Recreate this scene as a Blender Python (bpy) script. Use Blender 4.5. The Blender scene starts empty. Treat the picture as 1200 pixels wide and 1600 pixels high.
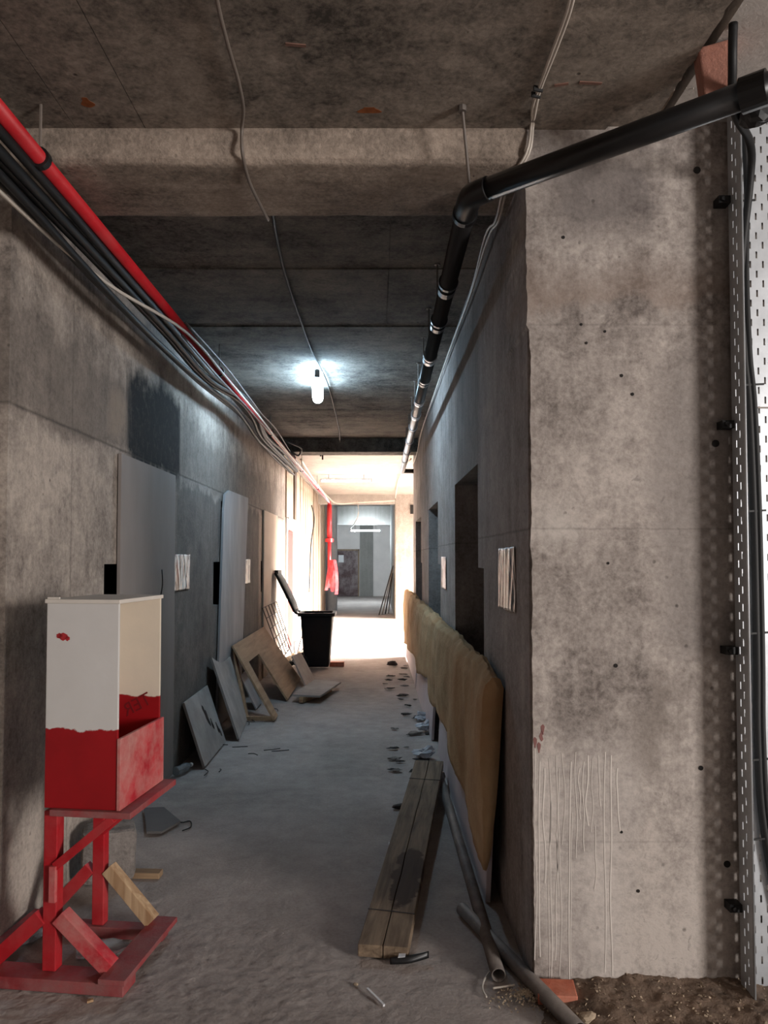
import bpy, bmesh, math, random
from mathutils import Vector, Matrix, noise

random.seed(7)
SC = bpy.context.scene
COL = SC.collection
D2R = math.radians

# ------------------------------------------------------------------ camera
PITCH = D2R(2.0)
FPX = 1200.0
CX, CY = 588.0, 831.0
CAMZ = 1.55
cam_d = bpy.data.cameras.new('camera')
cam_d.lens = FPX / 1600.0 * 36.0
cam_d.sensor_width = 36.0
cam_d.sensor_fit = 'AUTO'
cam_d.shift_x = (600.0 - CX) / 1600.0
cam_d.shift_y = (CY - 800.0) / 1600.0
cam_d.clip_start = 0.05
cam_d.clip_end = 200
cam = bpy.data.objects.new('camera', cam_d)
cam.location = (0, 0, CAMZ)
cam.rotation_euler = (math.pi / 2 + PITCH, 0, 0)
COL.objects.link(cam)
SC.camera = cam

# ------------------------------------------------------------------ world, lights, exposure
W = bpy.data.worlds.new('world')
SC.world = W
W.use_nodes = True
bg = W.node_tree.nodes['Background']
bg.inputs[0].default_value = (0.93, 0.95, 1.0, 1)
bg.inputs[1].default_value = 0.42

vs = SC.view_settings
vs.view_transform = 'Standard'
vs.look = 'None'
vs.gamma = 1.0
vs.use_curve_mapping = False
vs.exposure = 0.0


def area(name, loc, aim, sx, sy, power, color, spread=180):
    l = bpy.data.lights.new(name, 'AREA')
    l.shape = 'RECTANGLE'
    l.size, l.size_y = sx, sy
    l.energy = power
    l.color = color
    l.spread = D2R(spread)
    o = bpy.data.objects.new(name, l)
    o.location = loc
    o.rotation_euler = (Vector(aim) - Vector(loc)).to_track_quat('-Z', 'Y').to_euler()
    COL.objects.link(o)
    return o


# daylight through the window of the front hall and through the open side of the far lobby
area('daylight_hall_window', (7.6, -3.9, 2.0), (0.2, 3.1, 1.30), 1.6, 2.1, 690, (1.0, 0.95, 0.915))
area('daylight_lobby_opening', (5.9, 15.7, 2.35), (3.5, 15.7, 0.65), 6.8, 1.2, 4600, (1.0, 0.94, 0.885), 84)


# ------------------------------------------------------------------ pixel helpers (1200x1600 photo frame)
def ray(px, py):
    u = (px - CX) / FPX
    v = (CY - py) / FPX
    c, s = math.cos(PITCH), math.sin(PITCH)
    return Vector((u, c - v * s, s + v * c))


def at_y(px, py, Y):
    r = ray(px, py)
    return Vector((0, 0, CAMZ)) + r * (Y / r.y)


def at_z(px, py, Z):
    r = ray(px, py)
    return Vector((0, 0, CAMZ)) + r * ((Z - CAMZ) / r.z)


def at_x(px, py, X):
    r = ray(px, py)
    return Vector((0, 0, CAMZ)) + r * (X / r.x)


def S(r, g, b):
    def f(c):
        c /= 255.0
        return c / 12.92 if c <= 0.04045 else ((c + 0.055) / 1.055) ** 2.4
    return (f(r), f(g), f(b), 1.0)


# ------------------------------------------------------------------ materials
class NT:
    def __init__(s, name):
        s.m = bpy.data.materials.new(name)
        s.m.use_nodes = True
        s.t = s.m.node_tree
        s.b = s.t.nodes['Principled BSDF']

    def n(s, kind, **kw):
        nd = s.t.nodes.new(kind)
        for k, v in kw.items():
            setattr(nd, k, v)
        return nd

    def l(s, a, b):
        s.t.links.new(a, b)

    def val(s, sock, v):
        if hasattr(v, 'links') or isinstance(v, bpy.types.NodeSocket):
            s.l(v, sock)
        else:
            sock.default_value = v

    def math(s, op, a, b=0.0, c=None, clamp=False):
        nd = s.n('ShaderNodeMath', operation=op, use_clamp=clamp)
        s.val(nd.inputs[0], a)
        s.val(nd.inputs[1], b)
        if c is not None:
            s.val(nd.inputs[2], c)
        return nd.outputs[0]

    def mix(s, f, a, b, mode='MIX'):
        nd = s.n('ShaderNodeMix', data_type='RGBA', blend_type=mode)
        s.val(nd.inputs[0], f)
        s.val(nd.inputs[6], a)
        s.val(nd.inputs[7], b)
        return nd.outputs[2]

    def pos(s, space='world', scale=(1, 1, 1), rot=(0, 0, 0)):
        if space == 'world':
            o = s.n('ShaderNodeNewGeometry').outputs['Position']
        else:
            o = s.n('ShaderNodeTexCoord').outputs['Object']
        mp = s.n('ShaderNodeMapping')
        mp.inputs['Scale'].default_value = scale
        mp.inputs['Rotation'].default_value = rot
        s.l(o, mp.inputs[0])
        return mp.outputs[0]

    def noise(s, vec, scale, detail=6, rough=0.6, dist=0.0):
        nd = s.n('ShaderNodeTexNoise')
        s.l(vec, nd.inputs['Vector'])
        nd.inputs['Scale'].default_value = scale
        nd.inputs['Detail'].default_value = detail
        nd.inputs['Roughness'].default_value = rough
        nd.inputs['Distortion'].default_value = dist
        return nd.outputs['Fac']

    def ramp(s, f, lo, hi, a=0.0, b=1.0):
        nd = s.n('ShaderNodeMapRange')
        s.l(f, nd.inputs[0])
        nd.inputs[1].default_value = lo
        nd.inputs[2].default_value = hi
        nd.inputs[3].default_value = a
        nd.inputs[4].default_value = b
        return nd.outputs[0]

    def bump(s, h, strength=0.3, dist=0.01, prev=None):
        nd = s.n('ShaderNodeBump')
        nd.inputs['Strength'].default_value = strength
        nd.inputs['Distance'].default_value = dist
        s.l(h, nd.inputs['Height'])
        if prev:
            s.l(prev, nd.inputs['Normal'])
        s.l(nd.outputs[0], s.b.inputs['Normal'])
        return nd.outputs[0]

    def xyz(s, space='world'):
        o = (s.n('ShaderNodeNewGeometry').outputs['Position'] if space == 'world'
             else s.n('ShaderNodeTexCoord').outputs['Object'])
        sp = s.n('ShaderNodeSeparateXYZ')
        s.l(o, sp.inputs[0])
        return sp.outputs


def concrete(name, light, dark, streak=0.5, scale=1.0, pits=1.0, contrast=1.0, bump=0.35,
             streak_axis='z', bands=(), lines=(), rough=0.9, patches=()):
    """bands: (lo, hi, colour, amount) stained pour lifts in world z;
    lines: (axis, value, width, darkness) formwork joints;
    patches: ((ylo, yhi), (zlo, zhi), colour, amount) tinted areas on walls along y, stains and painted shade"""
    s = NT(name)
    p = s.pos()
    n1 = s.noise(p, 1.1 * scale, 9, 0.62, 0.4)
    n2 = s.noise(p, 5.5 * scale, 8, 0.65, 0.2)
    sc = {'z': (7, 7, 0.7), 'y': (7, 0.7, 7), 'x': (0.7, 7, 7)}[streak_axis]
    n3 = s.noise(s.pos(scale=sc), 1.6 * scale, 6, 0.6)
    n4 = s.noise(p, 55, 5, 0.7)
    n5 = s.noise(p, 17 * scale, 5, 0.7, 0.8)
    a = s.math('MULTIPLY', s.math('SUBTRACT', n1, 0.5), 1.5 * contrast)
    b = s.math('MULTIPLY', s.math('SUBTRACT', n2, 0.5), 1.0 * contrast)
    c = s.math('MULTIPLY', s.math('SUBTRACT', n3, 0.5), 2.0 * streak)
    d = s.math('ADD', s.math('MULTIPLY', s.math('SUBTRACT', n4, 0.5), 1.15), s.math('MULTIPLY', s.math('SUBTRACT', n5, 0.5), 0.9 * contrast))
    f = s.math('ADD', s.math('ADD', a, b), s.math('ADD', c, d))
    f = s.math('ADD', f, 0.55, clamp=True)
    col = s.mix(f, dark, light)
    blot = s.math('MULTIPLY', s.ramp(n5, 0.60, 0.68), s.ramp(n1, 0.5, 0.6))
    col = s.mix(s.math('MULTIPLY', blot, 0.35 * contrast), col, tuple(0.45 * q for q in dark[:3]) + (1,))
    wob = s.math('ADD', s.math('MULTIPLY', s.math('SUBTRACT', n2, 0.5), 0.25), s.math('MULTIPLY', s.math('SUBTRACT', n1, 0.5), 0.5))
    wob2 = s.math('MULTIPLY', s.math('SUBTRACT', n3, 0.5), 0.25)
    X, Y, Z = s.xyz()
    if bands or patches:
        zz = s.math('ADD', Z, wob)
        yy = s.math('ADD', Y, wob2)
        for lo, hi, cl, am in bands:
            m = s.math('MULTIPLY', s.ramp(zz, lo - 0.03, lo + 0.03), s.ramp(zz, hi - 0.12, hi + 0.12, 1, 0))
            m = s.math('MULTIPLY', m, s.ramp(n1, 0.30, 0.62, am * 0.55, am))
            col = s.mix(m, col, cl)
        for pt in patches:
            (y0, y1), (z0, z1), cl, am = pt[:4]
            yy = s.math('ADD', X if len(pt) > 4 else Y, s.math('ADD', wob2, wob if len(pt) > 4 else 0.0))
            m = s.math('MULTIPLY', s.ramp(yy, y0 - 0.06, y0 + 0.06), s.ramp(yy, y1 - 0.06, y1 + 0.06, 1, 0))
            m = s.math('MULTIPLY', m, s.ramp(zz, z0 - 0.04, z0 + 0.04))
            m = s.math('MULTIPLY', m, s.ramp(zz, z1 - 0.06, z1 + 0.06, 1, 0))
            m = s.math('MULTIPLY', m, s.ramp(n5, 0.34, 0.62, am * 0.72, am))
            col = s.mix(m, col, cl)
    lsum = None
    for ax, v, w, dk in lines:
        src = {'x': X, 'y': Y, 'z': Z}[ax]
        w0 = s.math('ADD', src, s.math('MULTIPLY', s.math('SUBTRACT', n2, 0.5), 0.015))
        m = s.ramp(s.math('ABSOLUTE', s.math('SUBTRACT', w0, v)), 0, w, dk, 0)
        lsum = m if lsum is None else s.math('MAXIMUM', lsum, m)
    if lsum is not None:
        col = s.mix(s.math('MULTIPLY', lsum, s.ramp(n2, 0.3, 0.6, 0.5, 1.0)), col, tuple(0.35 * q for q in dark[:3]) + (1,))
    v = s.n('ShaderNodeTexVoronoi')
    v.inputs['Scale'].default_value = 14
    s.l(p, v.inputs['Vector'])
    pit = s.ramp(v.outputs['Distance'], 0.05, 0.13, 1, 0)
    pit = s.math('MULTIPLY', pit, s.ramp(n2, 0.52, 0.64))
    pit = s.math('MULTIPLY', pit, pits)
    col = s.mix(s.math('MULTIPLY', pit, 0.75), col, tuple(0.25 * q for q in dark[:3]) + (1,))
    s.l(col, s.b.inputs['Base Color'])
    s.b.inputs['Roughness'].default_value = rough
    s.b.inputs['Specular IOR Level'].default_value = 0.25
    h = s.math('ADD', s.math('MULTIPLY', n2, 0.6), s.math('MULTIPLY', n4, 0.35))
    h = s.math('SUBTRACT', h, s.math('MULTIPLY', pit, 0.5))
    if lsum is not None:
        h = s.math('SUBTRACT', h, s.math('MULTIPLY', lsum, 0.4))
    s.bump(h, bump, 0.02)
    return s.m


def plain(name, c, rough=0.7, var=0.25, scale=8, bump=0.0, metal=0.0, dust=None, dust_amt=0.0, spec=0.5, space='object',
          stretch=(1, 1, 1)):
    s = NT(name)
    p = s.pos(space, scale=stretch)
    n = s.noise(p, scale, 6, 0.6)
    dk = tuple(q * (1 - var) for q in c[:3]) + (1,)
    lt = tuple(min(1, q * (1 + var)) for q in c[:3]) + (1,)
    col = s.mix(s.ramp(n, 0.3, 0.7), dk, lt)
    if dust:
        n2 = s.noise(p, scale * 0.4, 8, 0.7)
        col = s.mix(s.ramp(n2, 0.42, 0.68, 0, dust_amt), col, dust)
    s.l(col, s.b.inputs['Base Color'])
    s.b.inputs['Roughness'].default_value = rough
    s.b.inputs['Metallic'].default_value = metal
    s.b.inputs['Specular IOR Level'].default_value = spec
    if bump:
        s.bump(s.noise(p, scale * 6, 4, 0.6), bump, 0.01)
    return s.m


def wood(name, light, dark, axis='y', rough=0.8, space='object', scale=1.0, stain=None):
    s = NT(name)
    st = {'x': (1.0, 14, 14), 'y': (14, 1.0, 14), 'z': (14, 14, 1.0)}[axis]
    p = s.pos(space, scale=st)
    n = s.noise(p, 2.2 * scale, 7, 0.6, 0.6)
    n2 = s.noise(s.pos(space), 3.0, 6, 0.6)
    f = s.math('ADD', s.ramp(n, 0.3, 0.7), s.math('MULTIPLY', s.math('SUBTRACT', n2, 0.5), 0.9), clamp=True)
    col = s.mix(f, dark, light)
    if stain:
        X, Y, Z = s.xyz(space)
        w = s.math('MULTIPLY', s.math('SUBTRACT', s.noise(s.pos(space), 9.0, 5, 0.6), 0.5), 3.0)
        (x0, y0, rx, ry), cl = stain
        dx = s.math('DIVIDE', s.math('SUBTRACT', X, x0), rx)
        dy = s.math('DIVIDE', s.math('SUBTRACT', Y, y0), ry)
        r = s.math('ADD', s.math('ADD', s.math('MULTIPLY', dx, dx), s.math('MULTIPLY', dy, dy)), w)
        col = s.mix(s.ramp(r, 0.85, 1.1, 0.85, 0), col, cl)
    s.l(col, s.b.inputs['Base Color'])
    s.b.inputs['Roughness'].default_value = rough
    s.b.inputs['Specular IOR Level'].default_value = 0.3
    s.bump(n, 0.25, 0.01)
    return s.m


def emit(name, c, strength):
    s = NT(name)
    s.b.inputs['Base Color'].default_value = (1, 1, 1, 1)
    s.b.inputs['Emission Color'].default_value = c
    s.b.inputs['Emission Strength'].default_value = strength
    n = s.noise(s.pos('object'), 4)
    s.l(s.ramp(n, 0, 1, 0.35, 0.45), s.b.inputs['Roughness'])
    return s.m


M = {}
CL, CD = S(176, 168, 160), S(112, 104, 98)
M['pier'] = concrete('concrete_pier', S(190, 180, 172), S(104, 95, 90), streak=0.45, contrast=1.15,
                     lines=(('z', 1.66, 0.006, 0.28), ('z', 2.42, 0.006, 0.2), ('z', 0.52, 0.006, 0.2)),
                     bands=((2.46, 2.58, S(140, 122, 110), 0.8),),
                     patches=(((0.64, 1.02), (2.78, 3.08), S(86, 80, 80), 0.6, 'x'), ((0.58, 0.76), (1.60, 1.78), S(206, 198, 190), 0.6, 'x'),
                              ((0.95, 1.12), (0.80, 1.10), S(104, 94, 86), 0.55, 'x'), ((0.58, 1.0), (0.02, 0.85), S(206, 198, 192), 0.35, 'x'),
                              ((1.08, 1.4), (1.2, 2.3), S(96, 90, 88), 0.5, 'x')))  # last entry: darker area along the cable tray
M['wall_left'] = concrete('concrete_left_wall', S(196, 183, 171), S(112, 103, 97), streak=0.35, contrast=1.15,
                          bands=((2.17, 2.66, S(66, 60, 56), 0.62),),
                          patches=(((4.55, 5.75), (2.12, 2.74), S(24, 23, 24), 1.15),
                                   ((5.62, 9.7), (-0.5, 2.14), S(66, 64, 64), 0.75),  # dimness of the middle corridor, painted into the wall colour as shade
                                   ((4.22, 4.52), (2.24, 2.50), S(150, 136, 122), 0.8)),
                          lines=(('z', 2.18, 0.012, 0.8), ('y', 6.85, 0.012, 0.8), ('y', 3.72, 0.008, 0.5),
                                 ('y', 9.2, 0.012, 0.6)))
M['wall_right'] = concrete('concrete_right_wall', S(176, 166, 160), S(104, 96, 92), streak=0.35, contrast=1.0,
                           lines=(('z', 1.66, 0.008, 0.5), ('y', 6.4, 0.01, 0.5)),
                           patches=(((4.2, 5.4), (2.0, 3.1), S(80, 74, 70), 0.5),))
M['ceil_near'] = concrete('concrete_ceiling', S(166, 154, 142), S(70, 65, 60), streak=0.2, streak_axis='x', contrast=1.35, bump=0.3)
M['beam'] = concrete('concrete_beam', S(184, 167, 152), S(88, 79, 71), streak=0.35, streak_axis='x', contrast=0.9, bump=0.7, pits=0.4)
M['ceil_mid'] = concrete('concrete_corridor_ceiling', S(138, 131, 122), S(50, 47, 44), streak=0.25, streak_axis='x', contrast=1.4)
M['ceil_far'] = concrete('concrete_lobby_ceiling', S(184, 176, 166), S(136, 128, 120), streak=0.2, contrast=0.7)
M['wall_far'] = concrete('concrete_lobby_wall', S(186, 176, 166), S(120, 110, 102), streak=0.3, contrast=0.9)
M['dark_room'] = concrete('concrete_room_shade', S(44, 42, 40), S(28, 26, 25))  # darkness of the side rooms put into a near-black concrete colour
M['hall'] = concrete('concrete_hall', S(190, 184, 178), S(140, 134, 128))
M['blue_col'] = plain('column_lamp_tint', S(164, 178, 190), 0.6, 0.06)  # bluish light of the end room lamp put into the column colour
M['white_wall'] = plain('white_panel_wall', S(214, 208, 204), 0.7, 0.06, 3)
M['grey_wall'] = concrete('grey_strip_concrete', S(150, 148, 144), S(120, 118, 114), contrast=0.6)
M['white_plaster'] = concrete('white_plaster_ceiling', S(214, 208, 202), S(178, 172, 166), contrast=0.6, streak=0.1, pits=0.3)

# floor
s = NT('dusty_screed')
p = s.pos()
n1 = s.noise(p, 0.9, 8, 0.65, 0.5)
n2 = s.noise(p, 9, 7, 0.65)
n3 = s.noise(p, 70, 4, 0.6)
f = s.math('ADD', s.math('ADD', s.math('MULTIPLY', s.math('SUBTRACT', n1, 0.5), 1.6), s.math('MULTIPLY', s.math('SUBTRACT', n2, 0.5), 0.9)),
           s.math('ADD', s.math('MULTIPLY', s.math('SUBTRACT', n3, 0.5), 0.7), 0.5), clamp=True)
col = s.mix(f, S(138, 129, 124), S(190, 180, 174))
s.l(col, s.b.inputs['Base Color'])
s.b.inputs['Roughness'].default_value = 0.92
s.b.inputs['Specular IOR Level'].default_value = 0.2
s.bump(s.math('ADD', s.math('MULTIPLY', n2, 0.6), s.math('MULTIPLY', n3, 0.4)), 0.35, 0.02)
M['floor'] = s.m

M['soil'] = plain('brown_soil', S(112, 94, 80), 0.95, 0.4, 14, 0.6, space='world')
M['grain'] = plain('pale_grit', S(168, 150, 128), 0.9, 0.35, 30)
M['red'] = plain('red_paint', S(176, 20, 32), 0.5, 0.18, 9, 0.1, dust=S(196, 120, 116), dust_amt=0.25)
M['red_dusty'] = plain('dusty_red_paint', S(190, 40, 52), 0.65, 0.2, 7, 0.1, dust=S(200, 158, 148), dust_amt=0.9)
M['red_dirty'] = plain('dirty_red_paint', S(150, 50, 54), 0.7, 0.25, 9, 0.15, dust=S(140, 112, 108), dust_amt=0.8)
M['raw_wood'] = wood('raw_timber', S(206, 176, 140), S(156, 118, 84), 'z')
M['wood_chip'] = wood('timber_offcut', S(176, 148, 116), S(122, 96, 74), 'x')
M['plank'] = wood('weathered_plank', S(150, 130, 108), S(92, 76, 62), 'y', stain=((0.035, 0.62, 0.075, 0.30), S(58, 38, 27)))
M['plywood'] = wood('plywood', S(176, 146, 116), S(140, 112, 88), 'y', scale=0.6)
M['grey_board'] = plain('grey_fibre_board', S(168, 162, 157), 0.85, 0.2, 4, 0.15, dust=S(112, 106, 102), dust_amt=0.6)
M['panel_grey'] = plain('grey_door_board', S(138, 130, 126), 0.75, 0.1, 2.0, 0.05, space='world', stretch=(1, 1.6, 0.6))
M['panel_pale'] = plain('pale_door_board', S(168, 166, 166), 0.75, 0.14, 2.5, 0.1, dust=S(120, 114, 110), dust_amt=0.5, space='world', stretch=(1, 2.5, 0.6))
M['panel_beige'] = plain('beige_door_board', S(190, 172, 154), 0.75, 0.1, 2.5, 0.05, space='world')
M['black_plastic'] = plain('black_plastic', S(22, 22, 24), 0.42, 0.2, 6)
M['bin'] = plain('black_bin_plastic', S(16, 16, 17), 0.6, 0.2, 6, spec=0.3)
M['pipe_black'] = plain('black_drain_pipe', S(14, 14, 16), 0.35, 0.25, 5, dust=S(50, 46, 44), dust_amt=0.2)
M['cable_black'] = plain('black_cable_sheath', S(14, 14, 15), 0.6, 0.2, 5)
M['cable_grey'] = plain('grey_cable_sheath', S(92, 90, 90), 0.5, 0.15, 5)
M['cable_white'] = plain('white_cable_sheath', S(206, 196, 184), 0.5, 0.1, 5)
M['cable_brown'] = plain('brown_grey_cable', S(116, 106, 98), 0.55, 0.15, 5)
M['red_pipe'] = plain('red_pipe_paint', S(186, 22, 34), 0.35, 0.15, 5, dust=S(190, 120, 116), dust_amt=0.2)
M['galv'] = plain('galvanised_steel', S(196, 200, 204), 0.42, 0.15, 6, metal=0.55)
M['steel_pipe'] = plain('dusty_steel_pipe', S(100, 92, 87), 0.68, 0.25, 12, 0.1, metal=0.1, dust=S(150, 140, 132), dust_amt=0.5)
M['rod'] = plain('threaded_rod', S(120, 112, 106), 0.5, 0.2, 20, metal=0.5)
M['clamp'] = plain('bright_clamp', S(200, 202, 206), 0.35, 0.1, 12, metal=0.8)
M['brick'] = plain('red_clay_brick', S(188, 104, 78), 0.85, 0.2, 20, 0.3, dust=S(196, 150, 130), dust_amt=0.5)
M['brick_edge'] = plain('brick_pale_red', S(172, 116, 98), 0.85, 0.25, 14, 0.4, dust=S(120, 88, 76), dust_amt=0.7)
M['mesh_wire'] = plain('rusty_wire', S(70, 60, 54), 0.6, 0.3, 20, metal=0.4)
M['wool'] = plain('glass_wool', S(188, 160, 124), 0.95, 0.14, 5, 0.5, dust=S(176, 128, 84), dust_amt=0.6, spec=0.1, space='world')
M['foam_board'] = plain('pale_foam_board', S(196, 184, 186), 0.8, 0.08, 5, 0.1)
M['white_door_frame'] = plain('white_door_frame', S(232, 228, 222), 0.5, 0.04)
M['red_door'] = plain('red_brown_door', S(104, 34, 26), 0.6, 0.15)
M['brown_door'] = plain('dark_brown_door', S(72, 48, 48), 0.6, 0.2, 4, dust=S(170, 160, 160), dust_amt=0.7)
M['tape'] = plain('red_barrier_tape', S(196, 30, 46), 0.5, 0.15, 6, dust=S(220, 130, 130), dust_amt=0.6)
M['bottle'] = plain('clear_plastic', S(206, 214, 220), 0.12, 0.05, 8)
M['bottle'].node_tree.nodes['Principled BSDF'].inputs['Transmission Weight'].default_value = 0.75
M['wrapper'] = plain('pale_wrapper', S(196, 198, 204), 0.35, 0.12, 8)
M['paper_white'] = plain('white_litter', S(220, 220, 222), 0.6, 0.08, 10)
M['dark_litter'] = plain('dark_litter', S(48, 42, 40), 0.8, 0.3, 10)
M['grey_litter'] = plain('grey_rubble', S(120, 112, 106), 0.9, 0.25, 12)
M['block'] = concrete('rough_concrete_block', S(150, 142, 136), S(90, 84, 80), scale=3, streak=0.1, bump=0.9)
M['scar'] = plain('formwork_scar_mark', S(126, 92, 80), 0.95, 0.3, 30)
M['rust'] = plain('rust_stain', S(142, 86, 54), 0.95, 0.35, 25, spec=0.1)
M['lime'] = plain('lime_run', S(208, 200, 192), 0.9, 0.06, 20)
M['hole'] = plain('tie_hole_shadow', S(30, 26, 24), 0.9, 0.2)
M['clad_a'] = wood('cladding_light', S(188, 170, 150), S(146, 128, 110), 'z', scale=0.5)
M['clad_b'] = wood('cladding_mid', S(150, 130, 108), S(108, 92, 76), 'z', scale=0.5)
M['clad_c'] = wood('cladding_dark', S(104, 90, 78), S(66, 56, 50), 'z', scale=0.5)
M['lamp_cool'] = emit('cool_lamp_glow', (0.53, 0.78, 1.0, 1), 82)
M['lamp_far'] = emit('far_lamp_glow', (0.80, 0.92, 1.0, 1), 110)
M['lamp_end'] = emit('end_lamp_glow', (0.80, 0.92, 1.0, 1), 900)
M['lamp_body'] = plain('lamp_housing', S(190, 192, 196), 0.4, 0.05)


def two_tone(name, zb, amp=0.012, red=S(168, 14, 24), white=S(220, 217, 214)):
    s = NT(name)
    X, Y, Z = s.xyz('object')
    p = s.pos('object')
    n = s.noise(p, 14, 5, 0.6)
    n2 = s.noise(p, 4, 6, 0.6)
    z = s.math('ADD', Z, s.math('MULTIPLY', s.math('SUBTRACT', n, 0.5), amp * 4))
    m = s.ramp(z, zb - 0.002, zb + 0.002, 1, 0)
    wcol = s.mix(s.ramp(n2, 0.3, 0.75, 0, 0.3), white, S(186, 180, 172))
    rcol = s.mix(s.ramp(n2, 0.3, 0.7), red, tuple(q * 0.72 for q in red[:3]) + (1,))
    s.l(s.mix(m, wcol, rcol), s.b.inputs['Base Color'])
    s.b.inputs['Roughness'].default_value = 0.5
    s.bump(n, 0.08, 0.01)
    return s.m


M['paint_side'] = two_tone('white_over_red_paint', 0.925)
M['paint_inner'] = two_tone('cream_over_red_paint', 0.985, 0.008, white=S(232, 218, 198))
M['paint_white'] = plain('white_paint', S(222, 214, 204), 0.55, 0.06, 5)


def poster_mat(name, seed, tint):
    s = NT(name)
    p = s.pos('object', scale=(1, 1, 0.16))
    mp = s.n('ShaderNodeVectorMath', operation='ADD')
    s.l(p, mp.inputs[0])
    mp.inputs[1].default_value = (seed, seed * 1.7, seed * 0.3)
    n = s.noise(mp.outputs[0], 26, 3, 0.5, 1.2)
    n2 = s.noise(mp.outputs[0], 7, 3, 0.5, 0.5)
    m = s.math('MULTIPLY', s.ramp(n, 0.49, 0.54), s.ramp(n2, 0.34, 0.44))
    red = s.ramp(n2, 0.60, 0.66, 0, 0.6)
    col = s.mix(m, tint, S(44, 38, 40))
    col = s.mix(s.math('MULTIPLY', red, m), col, S(150, 40, 40))
    s.l(col, s.b.inputs['Base Color'])
    s.b.inputs['Roughness'].default_value = 0.35
    return s.m


# ------------------------------------------------------------------ mesh helpers
class MB:
    def __init__(s):
        s.v, s.f = [], []

    def box(s, a, b):
        (x0, y0, z0), (x1, y1, z1) = a, b
        x0, x1 = min(x0, x1), max(x0, x1)
        y0, y1 = min(y0, y1), max(y0, y1)
        z0, z1 = min(z0, z1), max(z0, z1)
        i = len(s.v)
        s.v += [(x0, y0, z0), (x1, y0, z0), (x1, y1, z0), (x0, y1, z0),
                (x0, y0, z1), (x1, y0, z1), (x1, y1, z1), (x0, y1, z1)]
        s.f += [[i + q for q in f] for f in ((0, 3, 2, 1), (4, 5, 6, 7), (0, 1, 5, 4), (1, 2, 6, 5), (2, 3, 7, 6), (3, 0, 4, 7))]
        return s

    def prism(s, pts, off):
        """polygon pts (3D loop) extruded by vector off"""
        i, n = len(s.v), len(pts)
        o = Vector(off)
        s.v += [tuple(p) for p in pts] + [tuple(Vector(p) + o) for p in pts]
        s.f.append([i + k for k in range(n)][::-1])
        s.f.append([i + n + k for k in range(n)])
        for k in range(n):
            k2 = (k + 1) % n
            s.f.append([i + k, i + k2, i + n + k2, i + n + k])
        return s

    def bar(s, p, q, w, h, up=(0, 0, 1)):
        """square bar from p to q, w across, h along up"""
        p, q = Vector(p), Vector(q)
        d = (q - p).normalized()
        u = Vector(up)
        sd = d.cross(u)
        if sd.length < 1e-4:
            sd = d.cross(Vector((0, 1, 0)))
        sd.normalize()
        u = sd.cross(d).normalized()
        pts = [p + sd * (w / 2 * a) + u * (h / 2 * b) for a, b in ((-1, -1), (1, -1), (1, 1), (-1, 1))]
        return s.prism(pts, q - p)

    def tube(s, pts, r, seg=8, smooth=0, caps=True, r2=None):
        pts = [Vector(p) for p in pts]
        if smooth and len(pts) > 2:
            out = []
            n = len(pts)
            for i in range(n - 1):
                p0, p1, p2, p3 = pts[max(i - 1, 0)], pts[i], pts[i + 1], pts[min(i + 2, n - 1)]
                for k in range(smooth):
                    t = k / smooth
                    out.append(0.5 * ((2 * p1) + (p2 - p0) * t + (2 * p0 - 5 * p1 + 4 * p2 - p3) * t * t
                                      + (3 * p1 - p0 - 3 * p2 + p3) * t ** 3))
            out.append(pts[-1])
            pts = out
        n = len(pts)
        base = len(s.v)
        t0 = (pts[1] - pts[0]).normalized()
        ref = Vector((0, 0, 1)) if abs(t0.z) < 0.9 else Vector((1, 0, 0))
        u = (ref - t0 * ref.dot(t0)).normalized()
        for i in range(n):
            t = (pts[min(i + 1, n - 1)] - pts[max(i - 1, 0)]).normalized()
            u = (u - t * u.dot(t)).normalized()
            w = t.cross(u)
            rr = r if r2 is None else r + (r2 - r) * i / (n - 1)
            for k in range(seg):
                a = 2 * math.pi * k / seg
                s.v.append(tuple(pts[i] + (u * math.cos(a) + w * math.sin(a)) * rr))
        for i in range(n - 1):
            for k in range(seg):
                k2 = (k + 1) % seg
                a, b = base + i * seg, base + (i + 1) * seg
                s.f.append([a + k, a + k2, b + k2, b + k])
        if caps:
            s.f.append([base + k for k in range(seg)][::-1])
            s.f.append([base + (n - 1) * seg + k for k in range(seg)])
        return s

    def ring(s, c, axis, r_out, r_in, length, seg=16):
        """hollow cylinder centred at c"""
        c, ax = Vector(c), Vector(axis).normalized()
        ref = Vector((0, 0, 1)) if abs(ax.z) < 0.9 else Vector((1, 0, 0))
        u = (ref - ax * ref.dot(ax)).normalized()
        w = ax.cross(u)
        b = len(s.v)
        for k in range(seg):
            a = 2 * math.pi * k / seg
            d = u * math.cos(a) + w * math.sin(a)
            for r, h in ((r_out, -1), (r_out, 1), (r_in, 1), (r_in, -1)):
                s.v.append(tuple(c + d * r + ax * (h * length / 2)))
        for k in range(seg):
            k2 = (k + 1) % seg
            for j in range(4):
                j2 = (j + 1) % 4
                s.f.append([b + k * 4 + j, b + k2 * 4 + j, b + k2 * 4 + j2, b + k * 4 + j2])
        return s

    def grid(s, nu, nv, fn, close_u=False):
        b = len(s.v)
        for i in range(nu):
            for j in range(nv):
                s.v.append(tuple(fn(i / (nu - 1 if not close_u else nu), j / (nv - 1))))
        for i in range(nu if close_u else nu - 1):
            i2 = (i + 1) % nu
            for j in range(nv - 1):
                s.f.append([b + i * nv + j, b + i2 * nv + j, b + i2 * nv + j + 1, b + i * nv + j + 1])
        return s

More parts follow.
